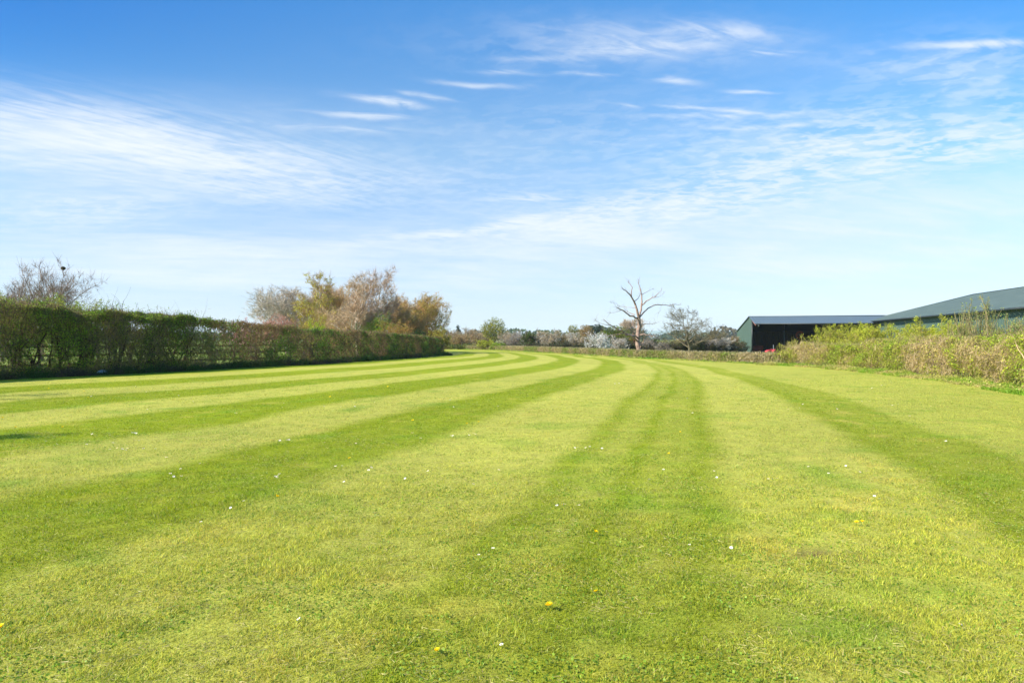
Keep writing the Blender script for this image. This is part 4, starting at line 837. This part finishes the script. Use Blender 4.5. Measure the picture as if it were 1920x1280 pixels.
for px_, yt, w, D, sd, pal, tw_, lb in (
 (512, 584, 92, 78, 31, [(210, 156, 138), (216, 170, 150), (196, 138, 116)], (184, 130, 108), 'pink flushed shrub at the left foot of the grove'),
 (452, 594, 60, 72, 32, [(208, 152, 150), (216, 172, 166)], (170, 116, 108), 'sparse pink twigged shrub left of the grove'),
 (582, 583, 84, 80, 33, [(168, 158, 58), (182, 180, 60), (172, 150, 62)], (164, 134, 74), 'yellow green shrub below the golden birch'),
 (594, 596, 36, 70, 34, [(176, 190, 44), (190, 200, 52)], (150, 150, 62), 'small lime green shrub over the clipped hedge'),
 (702, 582, 62, 82, 35, [(116, 160, 36), (150, 180, 44)], (130, 134, 60), 'bright green shrub at the foot of the pale birches'),
 (646, 602, 70, 88, 36, [(180, 150, 74), (178, 166, 66)], (188, 146, 108), 'straw coloured shrub in front of the white birch'),
 (742, 596, 70, 80, 37, [(172, 134, 66), (160, 146, 54)], (176, 130, 84), 'brown gold shrub in the right half of the grove'),
 (772, 616, 44, 78, 38, [(44, 66, 26), (58, 84, 28)], (60, 60, 34), 'small dark evergreen shrub under the golden trees'),
 (822, 612, 46, 84, 39, [(150, 146, 48), (168, 166, 58)], (150, 120, 70), 'olive shrub at the right foot of the grove')):
    px_tree('flowering_shrub' if 'pink' in lb else 'shrub', px_, yt, w, D, lb, cat='shrub', seed=sd, group='shrubs below the grove', bark=(130, 108, 86), twig=tw_, leafc=pal, nleaf=7000, leaf=.11, twig_w=.026, extra_twigs=1500, **bushP)
px_tree('bare_tree', 572, 542, 84, 103, 'tan bare tree filling the gap left of the golden birch', seed=41, group=GM, bark=(150, 130, 110), twig=(180, 156, 122), leafc=[(186, 160, 100)], nleaf=3000, leaf=.14, twig_w=.045, extra_twigs=6000, **bareP)
px_tree('golden_tree', 628, 536, 70, 101, 'golden tan budding tree just right of the golden birch', seed=42, group=GM, bark=(150, 130, 100), twig=(190, 158, 108), leafc=[(196, 164, 90), (186, 170, 76)], nleaf=8000, leaf=.14, twig_w=.04, extra_twigs=5000, **bareP)
px_tree('golden_tree', 762, 556, 80, 100, 'warm golden tree behind the gap near the right end of the grove', seed=43, group=GM, bark=(150, 130, 100), twig=(190, 154, 104), leafc=[(198, 160, 88), (184, 162, 74)], nleaf=8000, leaf=.14, twig_w=.04, extra_twigs=5000, **bareP)
# middle distance: scrub left of the round tree
for px_, yt, w, D, sd, tw_, lb, kn in (
 (846, 618, 44, 150, 51, (168, 146, 122), 'hazy bare scrub tree just right of the grove', 'bare_tree'), (872, 612, 46, 165, 52, (164, 150, 134), 'grey bare tree left of the small conifer', 'bare_tree'),
 (890, 616, 44, 150, 53, (176, 150, 116), 'tan bare tree between the conifer and the round tree', 'bare_tree'), (862, 624, 40, 142, 54, (172, 144, 108), 'low tan bare tree over the far lawn corner', 'bare_tree'), (906, 626, 36, 146, 55, (160, 140, 118), 'low grey bare tree left of the round tree', 'bare_tree')):
    px_tree(kn, px_, yt, w, D, lb, seed=sd, group='bare scrub trees at the far end of the lawn', bark=(140, 124, 106), twig=tw_, leafc=[(168, 146, 96), (150, 138, 80)], nleaf=2500, leaf=.2, twig_w=.07, extra_twigs=2500, **bushP)
px_tree('conifer', 860, 611, 12, 210, 'tiny dark conifer showing above the far scrub', seed=56, bark=(60, 50, 40), twig=(50, 56, 40), leafc=[(40, 56, 36), (52, 66, 40)], nleaf=2600, leaf=.35, twig_w=.08, lv=2, nch=(26, 7), ang=(85, 45), lr=(.3, .4), trunk_r=.02, t0=.05, shape='cone')
px_tree('round_tree', 926, 596, 48, 138, 'round headed yellow green tree at the far end of the lawn', seed=57, bark=(130, 110, 84), twig=(132, 124, 66), leafc=[(104, 112, 40), (140, 140, 44), (166, 160, 60)], nleaf=5200, leaf=.24, twig_w=.06, leaf_lo=.3, ball=.34, lv=4, nch=(10, 6, 5, 4), ang=(48, 40, 38, 36), lr=(.46, .5, .5, .5), trunk_r=.03, t0=.38, shape='oval')
for px_, yt, w, D, sd, pal, lb in (
 (914, 638, 36, 131, 58, [(150, 158, 44), (168, 172, 54)], 'yellow green bush at the foot of the round tree'), (936, 642, 30, 129, 59, [(120, 150, 44), (146, 168, 50)], 'green bush right of the round tree'),
 (862, 645, 40, 139, 60, [(84, 102, 44), (110, 120, 50)], 'dark green bush at the left end of the far hedge'), (884, 646, 40, 138, 61, [(110, 124, 50), (140, 128, 74)], 'olive bush at the far end of the lawn'), (902, 648, 30, 136, 62, [(150, 130, 80), (120, 124, 54)], 'brownish bush in the far lawn corner'), (840, 647, 40, 141, 63, [(96, 110, 50), (140, 124, 70)], 'low bush behind the end of the clipped hedge')):
    px_tree('bush', px_, yt, w, D, lb, cat='bush', seed=sd, group='bushes at the far end of the lawn', bark=(110, 96, 74), twig=(130, 116, 76), leafc=pal, nleaf=4000, leaf=.2, twig_w=.05, zb=-.1, **bushP)
# blossoming hedgerow beyond the low hedge
row = [ (950, 620, 34, 'pink', 'pinkish'), (966, 618, 32, 'grey', 'grey'), (982, 622, 30, 'white', 'whitish'), (990, 619, 26, 'green', 'dark green ivied'), (1004, 616, 36, 'pink', 'pinkish'), (1018, 618, 32, 'olive', 'olive'), (1032, 616, 36, 'pink', 'rosy'), (1048, 617, 36, 'brown', 'russet'), (1064, 622, 34, 'white', 'whitish'), (1080, 624, 34, 'pink', 'pale pink'), (1096, 626, 34, 'brown', 'russet'),
        (1160, 628, 30, 'white', 'whitish'), (1214, 634, 30, 'grey', 'grey'), (1226, 630, 42, 'dark', 'dark green'), (1246, 640, 34, 'grey', 'grey'), (1262, 634, 44, 'olive', 'olive green'), (1284, 630, 40, 'brown', 'russet'), (1304, 632, 36, 'dark', 'dark ivied'), (1322, 634, 34, 'grey', 'grey'), (1338, 627, 36, 'brown', 'russet'), (1356, 630, 34, 'white', 'whitish'), (1374, 629, 34, 'brown', 'tan')]
PAL = {'pink': ([(204, 186, 162), (182, 164, 126), (220, 212, 196)], (166, 150, 124)), 'grey': ([(158, 146, 128), (176, 166, 150)], (150, 138, 124)), 'white': ([(214, 206, 192), (196, 186, 168), (226, 220, 208)], (164, 150, 134)),
       'green': ([(72, 104, 38), (92, 122, 44)], (92, 84, 54)), 'olive': ([(138, 138, 66), (160, 150, 80)], (140, 122, 88)), 'brown': ([(168, 146, 100), (146, 136, 78)], (154, 134, 104)), 'dark': ([(66, 84, 44), (84, 100, 50)], (92, 82, 64))}
landmarks = 'green ivied bush', 'dead tree'
def hedge_far(px_): return float(np.interp(px_, [900, 930, 1000, 1100, 1200], [140, 130, 104, 82, 66]))
for i, (px_, yt, w, kd, adj) in enumerate(row):
    D = max(118 + (i * 37 % 11) - (6 if px_ > 1150 else 0), hedge_far(px_) + 8 + i * 37 % 7); place = 'between the round tree and the green ivied tree' if px_ < 990 else 'right of the green ivied tree' if px_ < 1060 else 'left of the white blackthorn' if px_ < 1110 else 'behind the dead tree' if px_ < 1240 else 'under the bare oak' if px_ < 1315 else 'left of the shed wall'
    lb = {990: 'dark green ivied tree in the pinkish hedgerow', 1160: 'whitish shrub left of the dead trunk', 1214: 'grey shrub just right of the dead trunk', 1246: 'small grey shrub left of the bare oak', 1226: 'dark green bushy tree right of the dead trunk',
          1004: 'pinkish hedgerow tree just right of the dark green ivied one', 1018: 'olive tree in the middle of the pinkish hedgerow', 1032: 'rosy hedgerow tree beside the olive one', 1048: 'russet hedgerow tree right of the rosy one'}.get(px_, f'{adj} hedgerow tree {place}')
    px_tree('hedgerow_tree', px_, yt, w, D, lb, seed=100 + i, group=GR, bark=(140, 128, 112) if kd != 'white' else (196, 186, 170), twig=PAL[kd][1], leafc=PAL[kd][0], nleaf=5000, leaf=.15, twig_w=.05, extra_twigs=1500, leaf_lo=.0 if kd in ('green', 'dark') else .3, **bushP)
for i, px_ in enumerate(range(948, 1400, 19)):
    px_tree('ivy_bush', px_ + (i * 7 % 5), 638 + (i * 5 % 6), 30, max(113 + i % 4, hedge_far(px_) + 6 + i % 4), 'low dark ivied undergrowth bush at the foot of the far hedgerow', cat='bush', seed=140 + i, group='dark bushes at the foot of the far hedgerow', bark=(80, 70, 54), twig=(104, 92, 74), leafc=[(52, 66, 36), (70, 86, 42), (96, 88, 60)], nleaf=2600, leaf=.16, twig_w=.05, **bushP)
px_tree('blackthorn', 1122, 619, 50, 105, 'blackthorn in full white blossom in the far hedgerow', seed=71, bark=(120, 110, 100), twig=(200, 190, 178), leafc=[(236, 232, 224), (222, 214, 204), (244, 242, 238)], nleaf=4200, leaf=.13, twig_w=.03, extra_twigs=400, **bushP)
px_tree('green_tree', 1152, 611, 72, 116, 'broad dark green leafy tree behind the dead tree on its left', seed=72, bark=(96, 84, 60), twig=(96, 96, 54), leafc=[(70, 88, 34), (98, 112, 36), (128, 138, 42)], nleaf=14000, leaf=.2, twig_w=.05, ball=.5, **bushP)
px_tree('round_tree', 1190, 597, 52, 170, 'pale bare round headed tree directly behind the dead trunk', seed=73, bark=(150, 134, 116), twig=(172, 152, 130), twig_w=.08, extra_twigs=7000, **bareP)
px_tree('bare_tree', 1180, 622, 44, 122, 'rusty brown budding tree low behind the dead tree', seed=74, bark=(140, 110, 88), twig=(170, 122, 96), leafc=[(176, 130, 100)], nleaf=3500, leaf=.14, twig_w=.05, extra_twigs=2500, **bushP)
px_tree('round_tree', 1075, 608, 26, 190, 'small round olive tree rising left behind the white blackthorn', seed=75, bark=(120, 104, 80), twig=(140, 124, 84), leafc=[(128, 132, 66), (146, 142, 78)], nleaf=5000, leaf=.3, ball=.45, twig_w=.08, **bushP)
px_tree('round_tree', 1098, 608, 30, 195, 'small round tan tree behind the white blackthorn', seed=76, bark=(120, 104, 80), twig=(158, 130, 92), leafc=[(164, 134, 88), (150, 128, 76)], nleaf=5000, leaf=.3, ball=.45, twig_w=.08, **bushP)
px_tree('dark_tree', 1121, 608, 26, 230, 'small dark bluish tree above the white blackthorn', seed=77, bark=(60, 60, 50), twig=(60, 68, 58), leafc=[(44, 60, 44), (56, 72, 50)], nleaf=5000, leaf=.35, ball=.45, twig_w=.08, **bushP)
px_tree('oak', 1294, 569, 106, 112, 'spreading bare oak standing alone left of the shed', seed=79, bark=(110, 100, 78), twig=(112, 103, 78), twig_w=.05, extra_twigs=3500, **{**bareP, 'ang': (58, 46, 42, 40), 'nch': (11, 7, 5, 4), 'trunk_r': .034, 'wander': .15, 't0': .2, 'lr': (.62, .5, .5, .5)})
# far wooded skyline
rf = np.random.default_rng(55); items = []
for q in range(520):
    D = rf.uniform(700, 1700); x = rf.uniform(-.95, .95) * D; R = rf.uniform(5, 12); n_ = 130; z0 = 4.0
    d = rf.normal(size=(n_, 3)); d /= np.linalg.norm(d, axis=1)[:, None]; p = np.array([x, D, z0 + R * .6]) + d * [R * 1.5, R, R * .62] * rf.uniform(.7, 1, (n_, 1)); p = p[p[:, 2] > z0 - 2]
    v_, f_ = kites(p, np.full(len(p), R * .42), rf, aspect=.9); c = lin([(96, 104, 60), (120, 108, 84), (80, 96, 56)][q % 3]) * rf.uniform(.7, 1.1); items.append((v_, f_, np.tile(c, (len(v_), 1))))
v_, f_, c_ = join(items); wd = mesh('distant_woodland', v_, f_, c_, [M_LEAF]); tag(wd, 'thin hazy line of far woodland and field hedges', 'woodland', kind='stuff')
# tall leafing growth behind the right hedge
GT = 'tall bushes behind the right hedge'
for px_, yt, w, D, sd, nl, lb in (
 (1492, 630, 40, 52, 81, 1800, 'small sprig of yellow green willow at the left end of the right hedge'), (1562, 604, 92, 50, 82, 16000, 'yellow green willow bush in front of the shed opening'), (1610, 606, 90, 48, 83, 16000, 'bushy yellow willow below the corner of the barn roof'),
 (1656, 602, 96, 45, 84, 20000, 'dense yellow green willow left of the tallest bush'), (1716, 588, 120, 41, 85, 30000, 'tallest and densest yellow green willow bush behind the right hedge'), (1768, 598, 104, 38, 86, 20000, 'rounded yellow green bush right of the tallest one')):
    px_tree('willow_bush', px_, yt, w, D, lb, cat='bush', seed=sd, group=GT, bark=(150, 130, 80), twig=(168, 158, 84), leafc=[(162, 162, 50), (180, 184, 48), (194, 198, 62)], nleaf=nl, leaf=.075, twig_w=.018, extra_twigs=1500, **bushP)
for px_, yt, w, D, sd, nl, lb in (
 (1800, 572, 46, 33, 87, 1500, 'thin straggly sapling in front of the barn eave, left of the tall one'), (1842, 550, 62, 31, 88, 2600, 'tall thin brown stemmed sapling standing against the barn roof'), (1880, 586, 60, 29, 89, 2800, 'leafing sapling against the ribbed barn wall'), (1916, 584, 44, 28, 90, 2600, 'twiggy sapling at the right edge of the photograph')):
    px_tree('sapling', px_, yt, w, D, lb, seed=sd, group='saplings in front of the barn', bark=(140, 126, 90), twig=(150, 142, 92), leafc=[(160, 166, 80), (150, 174, 80), (176, 176, 92)], nleaf=nl, leaf=.06, twig_w=.016, **{**bushP, 'stems': 5, 'trunk_r': .011})
for px_, yt, w, D, sd, nl, lb in ((1830, 606, 110, 32, 91, 14000, 'grey green bush under the tall sapling'), (1895, 602, 110, 29, 92, 12000, 'brownish green bush at the right edge behind the hedge')):
    px_tree('bush', px_, yt, w, D, lb, cat='bush', seed=sd, group=GT, bark=(150, 130, 100), twig=(164, 140, 110), leafc=[(150, 146, 76), (132, 150, 66), (150, 160, 80)], nleaf=nl, leaf=.06, twig_w=.016, extra_twigs=1500, **bushP)
tree('ash_tree', (-30.5, 1.8, 0), 17.4, 6.8, 'tall tree beyond the left edge, known by the shade it throws on the lawn', seed=95, bark=(120, 108, 92), twig=(120, 104, 80), leafc=[(110, 130, 50)], nleaf=26000, leaf=.26, twig_w=.04, **{**bareP, 't0': .35})
tree('ash_tree', (-33, 9.0, 0), 16.5, 7.0, 'thinly leaved tree beyond the left edge, second of the pair out of view', seed=96, bark=(120, 108, 92), twig=(120, 104, 80), leafc=[(110, 130, 50)], nleaf=7000, leaf=.2, twig_w=.03, **{**bareP, 't0': .35})

# ================================================================== daisies, dandelions, stone
def flower(name, kind):
    root = bpy.data.objects.new(name, None); COL.objects.link(root); rf_ = np.random.default_rng(3)
    h = .045 if kind == 'daisy' else .04; v_, f_ = tubes([(0, 0, 0)], [(.003, .002, h)], [.0012], [.001], 5); mesh('stem', v_, f_, np.tile(lin((110, 150, 60)), (len(v_), 1)), [M_LEAF], root)
    if kind == 'daisy': n, R, w, c, up = 22, .0125, .0042, (246, 244, 240), .25
    else: n, R, w, c, up = 60, .018, .0035, (255, 226, 20), .35
    V, Fs = [], []
    for i in range(n):
        a = i * 2.39996 if kind != 'daisy' else i * 2*np.pi / n; rr_ = R if kind == 'daisy' else R * (.45 + .55 * ((i * 7) % n) / n); d = np.array([math.cos(a), math.sin(a), 0]); s = np.array([-d[1], d[0], 0]) * w / 2
        zt = h + rr_ * up + (R - rr_) * .8; b0 = np.array([.003, .002, h]) + d * .002; t0_ = np.array([.003, .002, 0]) + d * rr_ + [0, 0, zt]; m_ = (b0 + t0_) / 2 + [0, 0, .001]
        k = len(V) ; V += [b0, m_ + s, t0_ + s * .6, t0_ - s * .6, m_ - s]; Fs.append([k, k+1, k+2, k+3, k+4])
    mesh('petals', V, np.array(Fs), np.tile(lin(c), (len(V), 1)), [M_PETAL], root)
    v_, f_ = hubcap((.003, .002, h + .002), .0042 if kind == 'daisy' else .006, .004, np.array([0, 0, 1.]), 10); mesh('disc', v_, f_, np.tile(lin((244, 196, 20)), (len(v_), 1)), [M_PETAL], root)
    return root
def place(src, spots, labels, cat, group, scale=1.0, far=14.0):
    rf_ = random.Random(4); kids = list(src.children)
    for i, (px_, py_) in enumerate(spots):
        x, y = gp(px_, py_); o = src if i == 0 else src.copy()
        if i:
            COL.objects.link(o)
            for c in kids: cc = c.copy(); cc.parent = o; COL.objects.link(cc)
        o.location = (x, y, float((fbm(np.array([x*.7]), np.array([y*.7]), 0, 9, 3)[0] - .5) * .02 + (fbm(np.array([x/6]), np.array([y/6]), 0, 19, 2)[0] - .5) * .05) + .004)
        s = scale * rf_.uniform(.85, 1.15) * (1.0 + .5 * min(1, max(0, (y - 5) / 8))); o.scale = (s, s, s); o.rotation_euler = (rf_.uniform(-.2, .6), rf_.uniform(-.4, .1), rf_.uniform(0, 6.28))
        o['label'] = labels.get(i, labels['*']); o['category'] = cat; o['group'] = group
daisies = [(943, 1222), (898, 1050), (925, 1040), (663, 1077), (513, 903), (522, 901), (518, 906), (525, 898), (1050, 955), (1045, 957), (1058, 954), (1085, 955), (1448, 905), (1456, 905), (1441, 906), (1650, 945), (1640, 940), (1668, 947), (1636, 945), (1370, 1036), (1292, 1030), (567, 1172), (378, 990),
 (435, 961), (458, 949), (208, 850), (222, 847), (228, 850), (233, 851), (215, 845), (246, 816), (250, 816), (254, 816), (258, 816), (203, 819), (208, 822), (290, 849), (270, 849), (441, 779), (446, 779), (450, 779), (575, 858), (525, 833), (630, 882), (623, 888), (772, 820), (787, 830),
 (846, 825), (851, 824), (855, 823), (861, 822), (878, 822), (887, 820), (890, 821), (849, 826), (1076, 846), (1083, 847), (1101, 846), (1106, 844), (1128, 847), (868, 875), (880, 875), (872, 876), (1775, 836), (1636, 731), (1652, 726), (1705, 787), (1860, 758), (1868, 760), (1858, 757), (1796, 1184), (640, 880), (693, 884), (240, 849), (335, 745), (1300, 780), (1290, 752)]
rd = random.Random(12)
for cpx, cpy, n_, sp in ((300, 745, 8, 90), (560, 760, 8, 60), (900, 760, 7, 60), (1180, 730, 5, 50), (150, 830, 7, 60), (640, 830, 8, 40), (1500, 770, 6, 50), (1600, 880, 6, 60), (350, 880, 8, 60), (800, 900, 7, 60), (1250, 900, 5, 60), (1700, 760, 7, 50)):
    daisies += [(min(1900, max(10, cpx + rd.gauss(0, sp))), max(722, cpy + rd.gauss(0, sp * .16))) for _ in range(n_)]
dand = [(823, 1234), (1027, 1147), (1031, 1149), (1119, 1122), (1112, 1008), (1607, 990), (1614, 991), (656, 868), (515, 943), (775, 796), (875, 802), (897, 798), (164, 750), (28, 806), (118, 806), (3, 788), (8, 1191), (90, 732), (57, 733), (728, 728), (1275, 817), (160, 737), (1255, 858), (620, 747)]
place(flower('daisy', 'daisy'), daisies, {0: 'largest white daisy, closest to the bottom centre of the photograph', 3: 'lone white daisy left of centre in the near grass', '*': 'small white daisy growing in the mown lawn'}, 'daisy', 'daisies scattered over the lawn', .92)
place(flower('dandelion', 'dandelion'), dand, {0: 'brightest yellow dandelion near the bottom centre', 16: 'yellow dandelion at the lower left edge of the photograph', '*': 'small yellow dandelion growing in the mown lawn'}, 'dandelion', 'dandelions scattered over the lawn', 1.12)
x, y = gp(192, 702); st_ = kites(np.zeros((1, 3)), np.ones(1), rng)
rs = np.random.default_rng(2); d = rs.normal(size=(40, 3)); d /= np.linalg.norm(d, axis=1)[:, None]
import bmesh
bm = bmesh.new(); [bm.verts.new(Vector(q * [.26, .16, .12]) ) for q in d]; bmesh.ops.convex_hull(bm, input=bm.verts); me = bpy.data.meshes.new('stone'); bm.to_mesh(me); bm.free(); me.materials.append(M_STONE)
st = bpy.data.objects.new('stone', me); COL.objects.link(st); st.location = (x, y, .1); tag(st, 'pale grey stone at the foot of the shaded left hedge', 'stone')

# ================================================================== haze: the air between here and the hills
hz = bpy.data.materials.new('haze_air'); hz.use_nodes = True; t = hz.node_tree; t.nodes.clear(); vo = t.nodes.new('ShaderNodeVolumePrincipled'); ho = t.nodes.new('ShaderNodeOutputMaterial')
vo.inputs['Color'].default_value = (.80, .88, 1.0, 1); vo.inputs['Density'].default_value = 1.2e-4; vo.inputs['Anisotropy'].default_value = .1; t.links.new(vo.outputs[0], ho.inputs['Volume'])
v_, f_ = box((0, 1500, 86), (21000, 21000, 178)); o_ = mesh('haze', v_, f_, None, [hz]); tag(o_, 'thin pale blue haze that softens the far hills', kind='stuff')
S.cycles.volume_bounces = 1
